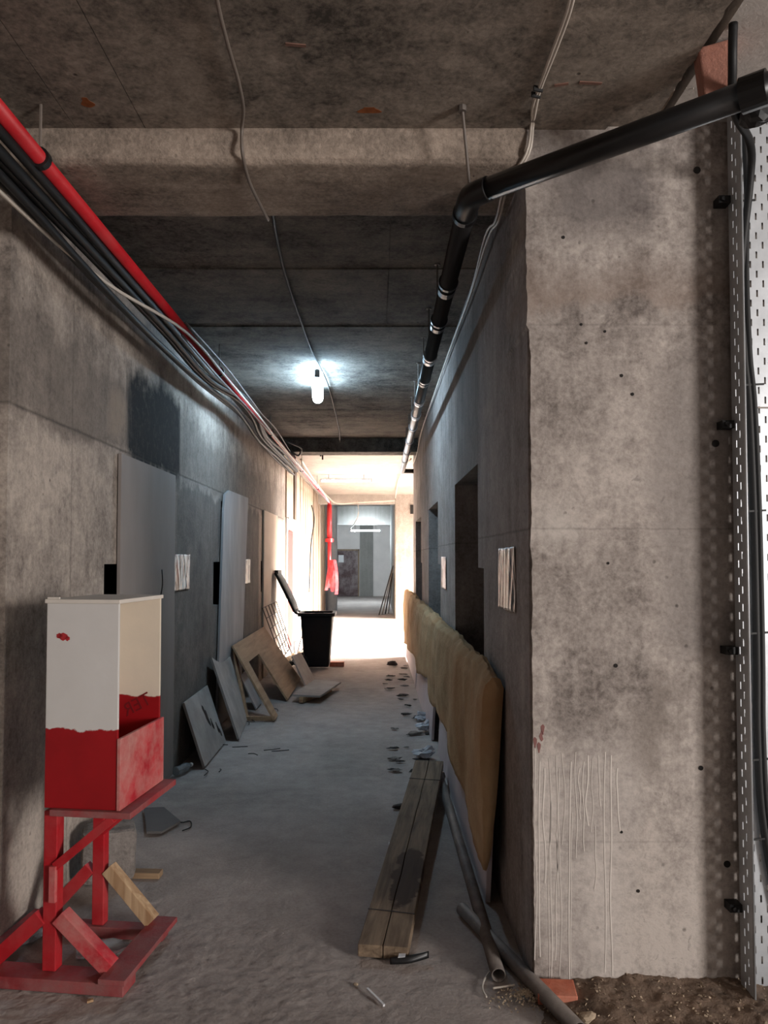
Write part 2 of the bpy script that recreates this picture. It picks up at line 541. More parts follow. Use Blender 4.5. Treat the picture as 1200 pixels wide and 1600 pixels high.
    def mesh(s, name, m, smooth=False):
        me = bpy.data.meshes.new(name)
        me.from_pydata([tuple(v) for v in s.v], [], s.f)
        bm = bmesh.new()
        bm.from_mesh(me)
        bmesh.ops.recalc_face_normals(bm, faces=bm.faces)
        bm.to_mesh(me)
        bm.free()
        me.materials.append(M[m] if isinstance(m, str) else m)
        if smooth:
            for p in me.polygons:
                p.use_smooth = True
        me.update()
        return me

    def build(s, name, m, parent=None, smooth=False, bevel=0.0, loc=None):
        o = bpy.data.objects.new(name, s.mesh(name, m, smooth))
        COL.objects.link(o)
        if parent:
            o.parent = parent
        if loc:
            o.location = loc
        if bevel:
            md = o.modifiers.new('bevel', 'BEVEL')
            md.width = bevel
            md.segments = 2
            md.limit_method = 'ANGLE'
        return o


def tag(o, label, cat, group=None, kind=None):
    o['label'] = label
    o['category'] = cat
    if group:
        o['group'] = group
    if kind:
        o['kind'] = kind
    return o


def struct(o, label, cat):
    return tag(o, label, cat, kind='structure')


def empty(name, loc=(0, 0, 0), rz=0.0):
    o = bpy.data.objects.new(name, None)
    o.empty_display_size = 0.1
    o.location = loc
    o.rotation_euler = (0, 0, rz)
    COL.objects.link(o)
    return o


def copy_tree(o, parent=None):
    c = o.copy()
    COL.objects.link(c)
    c.parent = parent
    for ch in o.children:
        copy_tree(ch, c)
    return c


def holed_wall(mb, x0, x1, ylo, yhi, zlo, zhi, holes):
    """wall slab between x0 and x1, running along y, with rectangular holes (y0,y1,z0,z1)"""
    ys = sorted({ylo, yhi, *[h[0] for h in holes], *[h[1] for h in holes]})
    zs = sorted({zlo, zhi, *[h[2] for h in holes], *[h[3] for h in holes]})
    for a, b in zip(ys, ys[1:]):
        run = None
        for c, d in zip(zs, zs[1:]):
            my, mz = (a + b) / 2, (c + d) / 2
            if any(h[0] < my < h[1] and h[2] < mz < h[3] for h in holes):
                if run:
                    mb.box((x0, a, run[0]), (x1, b, run[1]))
                    run = None
            else:
                run = (run[0], d) if run else (c, d)
        if run:
            mb.box((x0, a, run[0]), (x1, b, run[1]))
    return mb


# ================================================================== STRUCTURE
XL, XR = -1.48, 0.566        # corridor faces
PY = 2.83                    # front of right pier
LY = 3.07                    # front of left pier
ZC = 3.16                    # near ceiling
ZB = 3.04                    # beam soffit
ZM = 3.18                    # corridor ceiling
ZF = 3.22                    # lobby ceiling

# floor
mb = MB()
mb.box((-6, -8.7, -0.30), (8.2, 34, -0.012))
floor = struct(mb.build('floor', 'floor'), 'grey dusty concrete screed floor running down the corridor', 'floor')


def floor_h(x, y):
    w = Vector((x, y, 0.0))
    near = max(0.0, min(1.0, (4.3 - y) / 1.2))
    h = 0.004 * noise.fractal(w * 3.0, 1.0, 2.0, 3)
    left = max(0.25, min(1.0, (0.55 - x) / 0.8))
    rp = noise.fractal(Vector((x * 34 + 3.0 * noise.noise(w * 7), y * 44 + 2.0 * noise.noise(w * 6 + Vector((5, 0, 0))), 0.3)), 0.8, 2.0, 3)
    h += near * left * 0.0042 * max(-0.4, rp)
    h += near * 0.0016 * noise.noise(w * 80)
    return h


def build_floor():
    xs = []
    x = -1.75
    while x < 2.4:
        xs.append(x)
        x += 0.0135
    ys = []
    y = 1.75
    while y < 5.2:
        ys.append(y)
        y += 0.0125 + max(0, (y - 2.6)) * 0.006
    mb = MB()

    def fn(u, v):
        x = xs[round(u * (len(xs) - 1))]
        y = ys[round(v * (len(ys) - 1))]
        e = min(1, (x - xs[0]) / 0.1, (xs[-1] - x) / 0.1, (y - ys[0]) / 0.1, (ys[-1] - y) / 0.4)
        return (x, y, -0.004 + (floor_h(x, y) + 0.002) * e - 0.0075 * (1 - e))
    mb.grid(len(xs), len(ys), fn)
    return mb.build('screed_relief', 'floor', floor, smooth=True)


build_floor()

# left wall with covered doorways
holesL = [(4.50, 5.58, 0.0, 2.10), (4.18, 4.50, 0.9, 1.52),
          (7.30, 8.60, 0.0, 2.10), (6.98, 7.30, 1.12, 1.52),
          (10.2, 11.35, 0.0, 2.10), (9.85, 10.2, 1.12, 1.52)]
mb = MB()
holed_wall(mb, XL - 0.25, XL, LY, 12.45, -0.3, 3.45, holesL)
mb.box((-6, LY, -0.3), (XL - 0.25, LY + 0.3, 3.45))
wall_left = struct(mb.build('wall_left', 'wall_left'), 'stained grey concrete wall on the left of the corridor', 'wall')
mb = MB()
mb.box((-3.2, LY + 0.3, -0.3), (-3.0, 12.45, 3.45))
for y in (6.2, 9.3, 12.25):
    mb.box((-3.0, y, -0.3), (XL - 0.25, y + 0.2, 3.45))
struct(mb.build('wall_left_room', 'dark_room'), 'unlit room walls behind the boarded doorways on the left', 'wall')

# right wall: pier and wall with open doorways
holesR = [(4.27, 5.52, 0.0, 2.08), (4.05, 4.27, 0.0, 1.50),
          (7.05, 8.30, 0.0, 2.08), (6.78, 7.05, 0.0, 1.50),
          (9.72, 11.0, 0.0, 2.08), (9.5, 9.72, 0.0, 1.50)]
mb = MB()
holed_wall(mb, XR, XR + 0.26, PY + 0.02, 11.7, -0.3, 3.45, holesR)
wall_right = struct(mb.build('wall_right', 'wall_right'), 'bare concrete wall on the right with three open doorways', 'wall')
# pier in front with a ragged arris
mb = MB()
zs = [-0.3 + i * 0.02 for i in range(188)]
prof = []
for z in zs:
    j = 0.006 * noise.noise(Vector((0, 0, z * 9))) + 0.004 * noise.noise(Vector((3, 0, z * 31)))
    prof.append(XR - 0.006 + j + (0.012 if z < 2.42 else 0.0))
front = [(prof[i], PY, z) for i, z in enumerate(zs)]
mb.prism(front + [(2.3, PY, zs[-1]), (2.3, PY, zs[0])], (0, 0.45, 0))
pier = struct(mb.build('wall_front_pier', 'pier'), 'pale concrete pier face with white runs at the right front', 'wall')
mb = MB()
mb.box((3.2, PY + 0.45, -0.3), (3.4, 11.7, 3.45))
mb.box((XR + 0.26, 11.5, -0.3), (6.1, 11.7, 3.45))
mb.box((2.3, PY + 0.25, -0.3), (8.0, PY + 0.45, 3.45))
for y in (6.0, 8.9):
    mb.box((XR + 0.26, y, -0.3), (3.2, y + 0.2, 3.45))
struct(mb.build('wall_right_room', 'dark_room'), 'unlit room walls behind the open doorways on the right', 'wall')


# front hall around the camera: left wall, right wall with window opening; the back stays open to daylight
mb = MB()
mb.box((-4.3, -8.5, -0.3), (-4.1, LY, 3.45))
struct(mb.build('wall_hall_left', 'hall'), 'hall wall left of the camera', 'wall')
mb = MB()
holed_wall(mb, 7.8, 8.0, -8.5, PY + 0.25, -0.3, 3.45, [(-5.6, -2.4, 0.6, 3.1)])
struct(mb.build('wall_hall_right', 'hall'), 'hall wall right of the camera with a window opening', 'wall')
mb = MB()
mb.box((-4.3, -8.7, -0.3), (8.0, -8.5, 0.9))
mb.box((-4.3, -8.7, 2.7), (8.0, -8.5, 3.45))
for x in (-4.3, -0.4, 3.6, 7.5):
    mb.box((x, -8.7, 0.9), (x + 0.5, -8.5, 2.7))
struct(mb.build('wall_hall_back', 'hall'), 'hall wall behind the camera with wide openings', 'wall')

# near ceiling (formwork plates), chipped at the right edge beside the pier
SE = 1.03
mb = MB()
mb.box((-4.3, -8.7, ZC + 0.012), (SE, PY, 3.55))
ceiling = struct(mb.build('ceiling', 'ceil_near'), 'grey board-marked concrete slab overhead in the foreground', 'ceiling')
edges = [-4.3, -1.125, -0.865]
for a, b in zip(edges, edges[1:]):
    MB().box((a + 0.0015, -8.5, ZC), (b - 0.0015, PY, ZC + 0.014)).build('formwork_plate', 'ceil_near', ceiling)
pts = [(edges[-1] + 0.0015, -8.5), (SE, -8.5)]
yy = -7.4
e = []
for k in range(60):
    y = 0.6 + k * (2.45 - 0.6) / 59
    e.append((SE - 0.012 * abs(noise.noise(Vector((y * 7, 0, 1)))) - 0.008 * noise.noise(Vector((y * 23, 2, 1))), y))
e += [(1.02, 2.47), (0.985, 2.50), (0.975, 2.56), (0.955, 2.585), (0.962, 2.63), (0.925, 2.66), (0.905, 2.72), (0.875, 2.75), (0.86, PY)]
pts += e + [(edges[-1] + 0.0015, PY)]
MB().prism([(x, y, ZC) for x, y in pts], (0, 0, 0.016)).build('formwork_plate', 'ceil_near', ceiling)
MB().box((SE + 0.05, -8.7, ZC + 0.03), (8.0, PY + 0.45, 3.55)).build('plaster_soffit', 'white_plaster', ceiling)
MB().box((SE, -8.7, ZC + 0.20), (SE + 0.05, PY, 3.55)).build('joint_slot', 'dark_room', ceiling)
# broken rim at the pier
mb = MB()
mb.grid(10, 12, lambda u, v: (0.85 + 0.2 * u, 2.50 + 0.33 * v, ZC + 0.03 + 0.05 * abs(noise.noise(Vector((u * 3, v * 4, 5))))))
mb.build('broken_rim', 'beam', ceiling)
# slab marks
mb = MB()
c = at_z(577, 172, ZC)
mb.prism([(c.x + 0.036 * math.cos(a) * (1 + 0.4 * math.sin(3 * a)), c.y + 0.024 * math.sin(a) * (1 + 0.3 * math.cos(2 * a)), ZC - 0.001) for a in [k * 0.35 for k in range(18)]], (0, 0, 0.004))
c = at_z(136, 160, ZC)
mb.prism([(c.x + 0.02 * math.cos(a) * (1 + 0.4 * math.sin(3 * a)), c.y + 0.03 * math.sin(a), ZC - 0.001) for a in [k * 0.35 for k in range(18)]], (0, 0, 0.004))
mb.build('rust_stain', 'rust', ceiling)
mb = MB()
for (x0, y0, x1, y1) in ((446, 68, 478, 71), (866, 133, 888, 130), (905, 128, 940, 130)):
    a, b = at_z(x0, y0, ZC), at_z(x1, y1, ZC)
    mb.bar(a, b, 0.012, 0.006)
mb.build('formwork_scar', 'scar', ceiling)

# first beam: face, rough chamfered soffit
mb = MB()
nx, ny = 120, 14


def beam_fn(u, v):
    x = -4.3 + u * 4.862
    prof = [(PY - 0.01, 3.6), (PY - 0.01, ZC - 0.005), (PY - 0.006, ZC - 0.06), (PY, ZB + 0.012), (PY + 0.02, ZB - 0.004), (PY + 0.14, ZB - 0.012),
            (PY + 0.30, ZB - 0.006), (PY + 0.455, ZB - 0.004), (PY + 0.47, ZB + 0.01), (PY + 0.47, 3.6)]
    t = v * (len(prof) - 1)
    i = min(int(t), len(prof) - 2)
    k = t - i
    y = prof[i][0] * (1 - k) + prof[i + 1][0] * k
    z = prof[i][1] * (1 - k) + prof[i + 1][1] * k
    if 1 <= t <= 8:
        z += 0.004 * noise.fractal(Vector((x * 4, y * 20, z * 20)), 0.7, 2, 3)
        y += 0.002 * noise.fractal(Vector((x * 9, y * 3, z * 20 + 4)), 0.7, 2, 3)
    return (x, y, z)


mb.grid(260, 40, beam_fn)
beam1 = struct(mb.build('ceiling_beam', 'beam', smooth=True), 'rough concrete downstand beam across the corridor mouth', 'beam')

# corridor ceiling: board-marked strips
mb = MB()
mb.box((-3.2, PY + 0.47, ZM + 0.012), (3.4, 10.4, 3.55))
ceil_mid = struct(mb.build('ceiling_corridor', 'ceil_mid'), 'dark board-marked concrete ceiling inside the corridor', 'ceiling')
ybr = [3.30, 3.72, 4.27, 4.79, 5.34, 5.98, 7.2, 8.35, 9.4, 10.4]
for i, (a, b) in enumerate(zip(ybr, ybr[1:])):
    dz = [0.0, 0.004, -0.002, 0.003, -0.003, 0.001, 0.0, -0.004, 0.0][i]
    segs = [(XL - 0.2, 0.07), (0.07, XR + 0.2)] if b < 5.4 else [(XL - 0.2, XR + 0.2)]
    for (x0, x1) in segs:
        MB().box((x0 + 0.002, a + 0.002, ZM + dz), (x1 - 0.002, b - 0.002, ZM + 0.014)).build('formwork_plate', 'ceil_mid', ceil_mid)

# second beam and lobby ceiling
mb = MB().box((-3.2, 10.4, 3.0), (6.1, 10.75, 3.6))
struct(mb.build('ceiling_beam_corridor_end', 'ceil_mid', bevel=0.01), 'dark concrete beam at the end of the corridor ceiling', 'beam')
mb = MB().box((-3.2, 10.75, ZF), (6.3, 20.0, 3.6))
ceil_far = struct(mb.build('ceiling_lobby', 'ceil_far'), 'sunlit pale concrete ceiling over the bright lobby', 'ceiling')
mb = MB()
for px, py, l in ((501, 718, 0.12), (504, 722, 0.17), (542, 716, 0.09)):
    q = at_y(px, py, 11.6)
    mb.box((q.x - 0.012, 11.59, ZF - l), (q.x + 0.012, 11.61, ZF))
mb.build('bar_end', 'dark_litter', ceil_far)

# lobby: far frontal wall at right, beam over opening, outer side
mb = MB()
mb.box((0.49, 20.0, -0.3), (6.3, 20.4, 3.6))
q0, q1 = at_y(641, 789, 20.0), at_y(646.5, 803, 20.0)
wall_far = struct(mb.build('wall_lobby_end', 'wall_far', bevel=0.02), 'sunlit concrete wall at the far right end of the lobby', 'wall')
MB().box((q0.x, 19.96, q1.z), (q1.x, 20.02, q0.z)).build('wall_slot', 'hole', wall_far)
mb = MB().box((-3.2, 20.0, 2.98), (0.49, 20.4, 3.6))
struct(mb.build('ceiling_beam_lobby_end', 'ceil_far', bevel=0.01), 'pale beam over the opening to the end room', 'beam')
mb = MB()
holed_wall(mb, 6.1, 6.3, 11.5, 20.4, -0.3, 3.6, [(11.9, 19.4, 0.1, 3.0)])
struct(mb.build('wall_lobby_side', 'wall_far'), 'outer lobby wall with a wide daylight opening', 'wall')

# left lobby wall: timber boards, doorway
mb = MB()
holed_wall(mb, -1.75, -1.54, 12.45, 24.0, -0.3, 3.6, [(12.75, 14.45, 0.0, 2.06)])
wall_lobby_left = struct(mb.build('wall_lobby_left', 'wall_far'), 'board-clad left wall of the bright lobby', 'wall')
y = 12.47
k = 0
while y < 22.9:
    w = random.uniform(0.22, 0.46)
    z0 = 0.0
    if y + w > 12.72 and y < 14.5:
        z0 = 2.14 + (0.12 if y > 13.3 else 0)
    if y < 14.9 and k % 5 == 0:
        mt = 'clad_c'
    else:
        mt = random.choice(['clad_a', 'clad_a', 'clad_b'])
    t = random.uniform(0.015, 0.055)
    MB().box((-1.56, y + 0.006, z0), (-1.54 + t, y + w - 0.006, 3.20)).build('cladding_board', mt, wall_lobby_left, bevel=0.004)
    y += w
    k += 1
# door in left lobby wall
door = empty('door_1', (-1.50, 12.75, 0))
struct(door, 'white framed doorway with red-brown door left of the black bin', 'door')
mb = MB()
mb.box((-0.06, -0.12, 0), (0.03, 0.02, 2.22))
mb.box((-0.06, 1.68, 0), (0.06, 2.0, 2.10))
mb.box((-0.06, 0.02, 2.04), (0.05, 1.68, 2.24))
mb.build('door_frame', 'white_door_frame', door, bevel=0.004)
MB().box((-0.045, 0.30, 0.02), (0.0, 1.12, 2.03)).build('door_leaf', 'red_door', door, bevel=0.004)
MB().box((-0.05, 1.14, 0.02), (-0.02, 1.66, 2.03)).build('door_leaf', 'white_door_frame', door, bevel=0.004)

# end room
mb = MB()
mb.box((-4.2, 31.8, -0.3), (4.0, 32.0, 3.9))
wall_end = struct(mb.build('wall_back', 'white_wall'), 'white panelled wall at the very end of the view', 'wall')
for x0, x1 in ((-1.7, -0.70), (-0.12, 1.2)):
    for z0, z1 in ((0.0, 1.98), (2.0, 2.62)):
        MB().box((x0 + 0.006, 31.77, z0 + (0.006 if z0 else 0)), (x1 - 0.006, 31.81, z1)).build('wall_panel', 'white_wall', wall_end)
MB().box((-0.68, 31.70, 0), (-0.13, 31.82, 3.9)).build('concrete_strip', 'grey_wall', wall_end)
mb = MB().box((-4.2, 20.4, 3.45), (4.0, 32.0, 3.9))
struct(mb.build('ceiling_end_room', 'grey_wall'), 'grey ceiling of the end room', 'ceiling')
mb = MB().box((-4.2, 28.0, 2.78), (4.0, 28.5, 3.5))
struct(mb.build('ceiling_beam_end_room', 'grey_wall', bevel=0.01), 'grey concrete beam across the end room', 'beam')
mb = MB()
mb.box((-4.4, 24.0, -0.3), (-4.2, 32.0, 3.9))
mb.box((-4.2, 24.0, -0.3), (-1.54, 24.2, 3.9))
mb.box((0.49, 20.4, -0.3), (0.75, 27.0, 3.9))
mb.box((4.0, 20.4, -0.3), (4.2, 32.0, 3.9))
struct(mb.build('wall_end_room_side', 'grey_wall'), 'grey side walls of the end room', 'wall')
d2 = empty('door_2', (-1.16, 31.70, 0))
struct(d2, 'scuffed dark brown door in the end wall', 'door')
MB().box((-0.46, 0, 0.0), (0.40, 0.06, 1.88)).build('door_leaf', 'brown_door', d2, bevel=0.006)
mb = MB()
mb.box((0.40, -0.03, 0), (0.46, 0.06, 1.94))
mb.box((-0.52, -0.03, 0), (-0.46, 0.06, 1.94))
mb.box((-0.52, -0.03, 1.88), (0.46, 0.06, 1.94))
mb.build('door_frame', 'clad_b', d2)
q = at_y(533, 873, 31.7)
o = MB().box((q.x - 0.11, 31.66, q.z - 0.15), (q.x + 0.11, 31.685, q.z + 0.15)).build('paper_notice', 'paper_white')
tag(o, 'blank white notice fixed to the dark brown far door', 'notice')
# column at the left of the end room
mb = MB()
mb.grid(24, 2, lambda u, v: (-1.34 + 0.17 * math.cos(2 * math.pi * u), 23.1 + 0.17 * math.sin(2 * math.pi * u), -0.3 + v * 3.9), close_u=True)
struct(mb.build('trim_1', 'blue_col', smooth=True), 'round blue-grey column at the end of the clad wall', 'column')

# ================================================================== PIER DETAILS
# lime runs on the pier
mb = MB()
runs = [(836, 1170, 1500), (843, 1190, 1495), (858, 1185, 1530), (862, 1240, 1530), (870, 1180, 1400), (876, 1200, 1525), (880, 1176, 1320),
        (890, 1190, 1530), (893, 1270, 1525), (900, 1175, 1340), (906, 1200, 1280), (918, 1180, 1290), (925, 1185, 1300), (936, 1180, 1260),
        (944, 1175, 1520), (956, 1180, 1525), (966, 1200, 1300), (850, 1200, 1380), (868, 1300, 1500), (912, 1190, 1330), (930, 1290, 1390)]
for i, (x, y0, y1) in enumerate(runs):
    wd = random.uniform(0.0010, 0.0026)
    pts = []
    n = 14
    for k in range(n + 1):
        t = k / n
        q = at_y(x + 5 * noise.noise(Vector((i * 3.1, t * 2.2, 0))), y0 + (y1 - y0) * t, PY)
        pts.append((q.x, max(q.z, 0.01)))
    for (xa, za), (xb, zb) in zip(pts, pts[1:]):
        mb.prism([(xa - wd, PY - 0.0012, za), (xa + wd, PY - 0.0012, za), (xb + wd, PY - 0.0012, zb), (xb - wd, PY - 0.0012, zb)], (0, 0.002, 0))
o = mb.build('lime_run', 'lime', pier)
o['kind'] = 'stuff'
# tie holes and bolts
for px, py, r in ((1089, 266, 0.011), (1118, 693, 0.011), (1136, 1350, 0.010), (971, 587, 0.005), (988, 616, 0.005), (916, 536, 0.004), (908, 507, 0.004),
                  (945, 518, 0.004), (880, 371, 0.005), (971, 1300, 0.004), (997, 1392, 0.005), (962, 1040, 0.006), (1095, 1200, 0.007), (950, 880, 0.004)):
    q = at_y(px, py, PY)
    m2 = MB()
    m2.ring((0, 0, 0), (0, 1, 0), r * 1.25, r, 0.002, 12)
    m2.tube([(0, -0.0004, 0), (0, 0.003, 0)], r, 12)
    m2.build('tie_hole', 'hole', pier, loc=(q.x, PY - 0.001, q.z))
# red marks on pier
mb = MB()
for px, py in ((848, 1140), (846, 1150), (836, 1160), (842, 1168)):
    q = at_y(px, py, PY)
    mb.prism([(q.x + 0.006 * math.cos(a) * (1 + 0.5 * math.sin(3 * a + px)), PY - 0.001, q.z + 0.02 * math.sin(a)) for a in [k * 0.6283 for k in range(10)]], (0, 0.002, 0))
mb.build('red_splash', plain('faded_red_splash', S(134, 92, 88), 0.9, 0.2, 30), pier)

# ================================================================== FIRE POINT BOX ON RED STAND
st = empty('fire_point_stand', (-1.19, 2.85, 0), D2R(-7))
tag(st, 'open white and red wooden box on a red timber stand at left', 'stand')


def part(a, b, name, m, par=st, bevel=0.002):
    return MB().box(a, b).build(name, m, par, bevel=bevel)


part((-0.03, 0.0, 0.636), (0.25, 0.012, 1.385), 'side_panel', 'paint_side')
far_side = part((-0.03, 0.378, 0.636), (0.25, 0.39, 1.385), 'side_panel', 'paint_inner')
part((-0.03, 0.012, 0.636), (-0.018, 0.378, 1.385), 'back_panel', 'paint_inner')
part((-0.036, -0.006, 1.385), (0.256, 0.396, 1.400), 'lid', 'paint_white')
part((-0.028, -0.004, 1.400), (0.02, 0.006, 1.408), 'lid_strip', 'paint_white')
part((0.25, -0.004, 0.636), (0.264, 0.394, 0.895), 'front_board', 'red_dusty')
part((-0.02, 0.012, 0.636), (0.248, 0.378, 0.65), 'floor_board', 'red')
part((0.0, -0.018, 0.612), (0.31, 0.415, 0.635), 'shelf_board', 'red_dirty')
# red splash on the side
mb = MB()
for cx, cz, rx, rz in ((0.035, 1.262, 0.022, 0.012), (0.020, 1.266, 0.012, 0.008), (0.052, 1.256, 0.010, 0.008)):
    mb.prism([(cx + rx * math.cos(a) * (1 + 0.25 * math.sin(5 * a + cx * 90)), -0.0012, cz + rz * math.sin(a) * (1 + 0.25 * math.cos(4 * a))) for a in [k * 0.3927 for k in range(16)]], (0, 0.002, 0))
mb.build('paint_splash', 'red', st)
# faint mirrored lettering showing through the red paint inside
cu = bpy.data.curves.new('lettering', 'FONT')
cu.body = 'TER'
cu.size = 0.075
cu.extrude = 0.0005
cu.align_x = 'CENTER'
to = bpy.data.objects.new('lettering_tmp', cu)
COL.objects.link(to)
bpy.context.view_layer.update()
me = bpy.data.meshes.new_from_object(to.evaluated_get(bpy.context.evaluated_depsgraph_get()))
bpy.data.objects.remove(to)
me.materials.clear()
me.materials.append(plain('dark_red_lettering', S(112, 10, 18), 0.6, 0.1))
lo = bpy.data.objects.new('lettering', me)
COL.objects.link(lo)
lo.parent = st
lo.matrix_local = Matrix.Translation((0.165, 0.3772, 0.925)) @ Matrix.Rotation(D2R(-28), 4, 'Y') @ Matrix.Rotation(math.pi / 2, 4, 'X') @ Matrix.Diagonal((-1, 1, 1, 1))
# posts
part((-0.03, 0.0, 0.048), (0.022, 0.05, 0.625), 'post', 'red', bevel=0.003)
part((-0.022, 0.355, 0.048), (0.028, 0.40, 0.625), 'post', 'red', bevel=0.003)
part((0.0, -0.016, 0.30), (0.026, 0.0, 0.43), 'post_cleat', 'red_dusty', bevel=0.002)


def brace(p, q, w, h, m, name='brace', up=(0, 1, 0)):
    return MB().bar(p, q, w, h, up).build(name, m, st, bevel=0.002)


brace((0.015, 0.015, 0.425), (0.235, 0.015, 0.608), 0.030, 0.045, 'red')
brace((0.015, 0.375, 0.425), (0.235, 0.375, 0.608), 0.030, 0.045, 'red')
brace((0.030, 0.018, 0.245), (0.225, 0.018, 0.068), 0.055, 0.055, 'red_dusty')
brace((-0.038, 0.018, 0.240), (-0.225, 0.018, 0.068), 0.055, 0.05, 'red')
brace((0.040, 0.375, 0.275), (0.235, 0.365, 0.075), 0.052, 0.048, 'raw_wood')
brace((-0.035, 0.375, 0.275), (-0.225, 0.375, 0.072), 0.048, 0.045, 'red')
# base
part((-0.305, -0.05, 0.002), (0.305, 0.055, 0.046), 'base_beam', 'red_dirty', bevel=0.003)
part((-0.305, 0.345, 0.002), (0.285, 0.41, 0.046), 'base_beam', 'red_dirty', bevel=0.003)
part((0.215, -0.06, 0.046), (0.315, 0.43, 0.066), 'foot_board', 'red_dirty', bevel=0.002)
part((-0.315, -0.05, 0.046), (-0.215, 0.43, 0.066), 'foot_board', 'red_dirty', bevel=0.002)

# ================================================================== THINGS BEHIND THE STAND


def lump(name, m, loc, size, rz=0, seed=0, sub=3, amp=0.12, parent=None, boxy=True):
    bm = bmesh.new()
    if boxy:
        bmesh.ops.create_cube(bm, size=1.0)
        bmesh.ops.subdivide_edges(bm, edges=bm.edges[:], cuts=9, use_grid_fill=True)
        for v in bm.verts:
            r_ = (abs(v.co.x) ** 9 + abs(v.co.y) ** 9 + abs(v.co.z) ** 9) ** (1 / 9)
            v.co *= 0.5 / r_
    else:
        bmesh.ops.create_icosphere(bm, subdivisions=sub, radius=0.5)
    for v in bm.verts:
        n = noise.fractal(v.co * 2.3 + Vector((seed, seed * 2.1, 0)), 0.8, 2.0, 3)
        v.co *= 1 + amp * n
        v.co.x *= size[0]
        v.co.y *= size[1]
        v.co.z *= size[2]
    lo = min(v.co.z for v in bm.verts)
    for v in bm.verts:
        v.co.z -= lo
    me = bpy.data.meshes.new(name)
    bm.to_mesh(me)
    bm.free()
    me.materials.append(M[m])
    o = bpy.data.objects.new(name, me)
    o.location = loc
    o.rotation_euler = (0, 0, rz)
    COL.objects.link(o)
    if parent:
        o.parent = parent
    return o


b = lump('concrete_block', 'block', (-1.305, 3.80, -0.004), (0.25, 0.20, 0.25), D2R(20), 3, amp=0.05)
tag(b, 'rough grey concrete block on the floor behind the red stand', 'block')
q = at_z(228, 1369, 0.0)
o = MB().box((-0.075, -0.03, 0), (0.075, 0.03, 0.028)).build('timber_offcut', 'wood_chip', bevel=0.003, loc=(q.x, q.y, -0.002))
o.rotation_euler = (0, 0, D2R(-3))
tag(o, 'short wooden offcut on the floor beside the concrete block', 'wood')
# plastic bottles


def bottle(loc, rz, label, tilt=math.pi / 2):
    prof = [(0.0, 0.0), (0.028, 0.002), (0.031, 0.02), (0.030, 0.06), (0.027, 0.075), (0.031, 0.09), (0.031, 0.135), (0.022, 0.165), (0.012, 0.185), (0.011, 0.2)]
    mb = MB()
    mb.grid(16, len(prof), lambda u, v: (prof[round(v * (len(prof) - 1))][0] * math.cos(2 * math.pi * u), prof[round(v * (len(prof) - 1))][0] * math.sin(2 * math.pi * u), prof[round(v * (len(prof) - 1))][1]), close_u=True)
    root = empty('plastic_bottle', loc, rz)
    e = mb.build('bottle_body', 'bottle', root, smooth=True)
    c = MB().tube([(0, 0, 0.196), (0, 0, 0.212)], 0.014, 12).build('bottle_cap', 'paper_white', root)
    for x in (e, c):
        x.rotation_euler = (0, tilt, 0)
        x.location = (0, 0, 0.031)
    tag(root, label, 'bottle')
    return root


q = at_z(140, 1503, 0.0)
bottle((q.x - 0.06, q.y + 0.02, 0), D2R(15), 'clear crushed plastic bottle lying inside the red stand base')
q = at_z(32, 1490, 0.0)
bottle((q.x - 0.1, q.y, 0), D2R(40), 'bluish plastic bottle at the far left behind the front red beam')
q = at_z(272, 1214, 0.0)
bottle((q.x, q.y + 0.02, 0), D2R(70), 'small bluish bottle by the left wall beyond the red box')

# dark sheet fragment on floor
pts = [at_z(x, y, 0.0) for x, y in ((225, 1268), (229, 1306), (252, 1306), (282, 1289), (256, 1267))]
o = MB().prism([(p.x, p.y, 0.012) for p in pts], (0, 0, 0.012)).build('sheet_fragment', plain('dark_sheet_fragment', S(98, 95, 94), 0.8, 0.12, 6))
tag(o, 'dark five-sided sheet fragment lying on the floor left of the aisle', 'sheet')
mb = MB().tube([at_z(x, y, 0.006) for x, y in ((255, 1266), (270, 1277), (283, 1285), (297, 1283), (298, 1292), (285, 1298))], 0.004, 6, smooth=4)
tag(mb.build('wire_scrap', 'cable_black', smooth=True), 'thin dark wire curling past the five-sided sheet fragment', 'wire')

# ================================================================== DOOR BOARDS ON LEFT WALL


def quad_board(pts, th, name, m, off=None, parent=None):
    """board with face corners pts (Vectors), thickness th against its normal"""
    n = (pts[1] - pts[0]).cross(pts[-1] - pts[0]).normalized() * th
    return MB().prism(pts, n if off is None else off).build(name, m, parent, bevel=0.001)


def wall_board(px0, px1, ytop0, X, zb, name, m, label, th=0.02, skew=0.0):
    a = at_x(px0, ytop0, X)
    y1 = at_x(px1, ytop0, X).y
    pts = [Vector((X, a.y, zb)), Vector((X, y1, zb)), Vector((X, y1 + skew, a.z)), Vector((X, a.y + skew, a.z))]
    o = MB().prism(pts, (-th, 0, 0)).build(name, m, bevel=0.002)
    return tag(o, label, 'board')


wall_board(190, 275, 708, XL + 0.026, 0.01, 'door_board', 'panel_grey', 'large grey board covering the first doorway on the left')
# leaning second board with torn top
pts = [at_x(340, 1022, -1.447), at_x(377, 985, -1.447), at_x(388, 778, XL + 0.028), at_x(358, 766, XL + 0.028), at_x(352, 772, XL + 0.028), at_x(350, 800, XL + 0.03)]
pts[0].z = pts[1].z = 0.004
o = MB().prism(pts, (-0.022, 0, -0.002)).build('door_board', 'panel_pale', bevel=0.002)
tag(o, 'pale blue-grey board leaning over the second doorway on the left', 'board')
wall_board(413, 434, 797, XL + 0.026, 0.01, 'door_board', 'panel_beige', 'beige board covering the third doorway on the left')
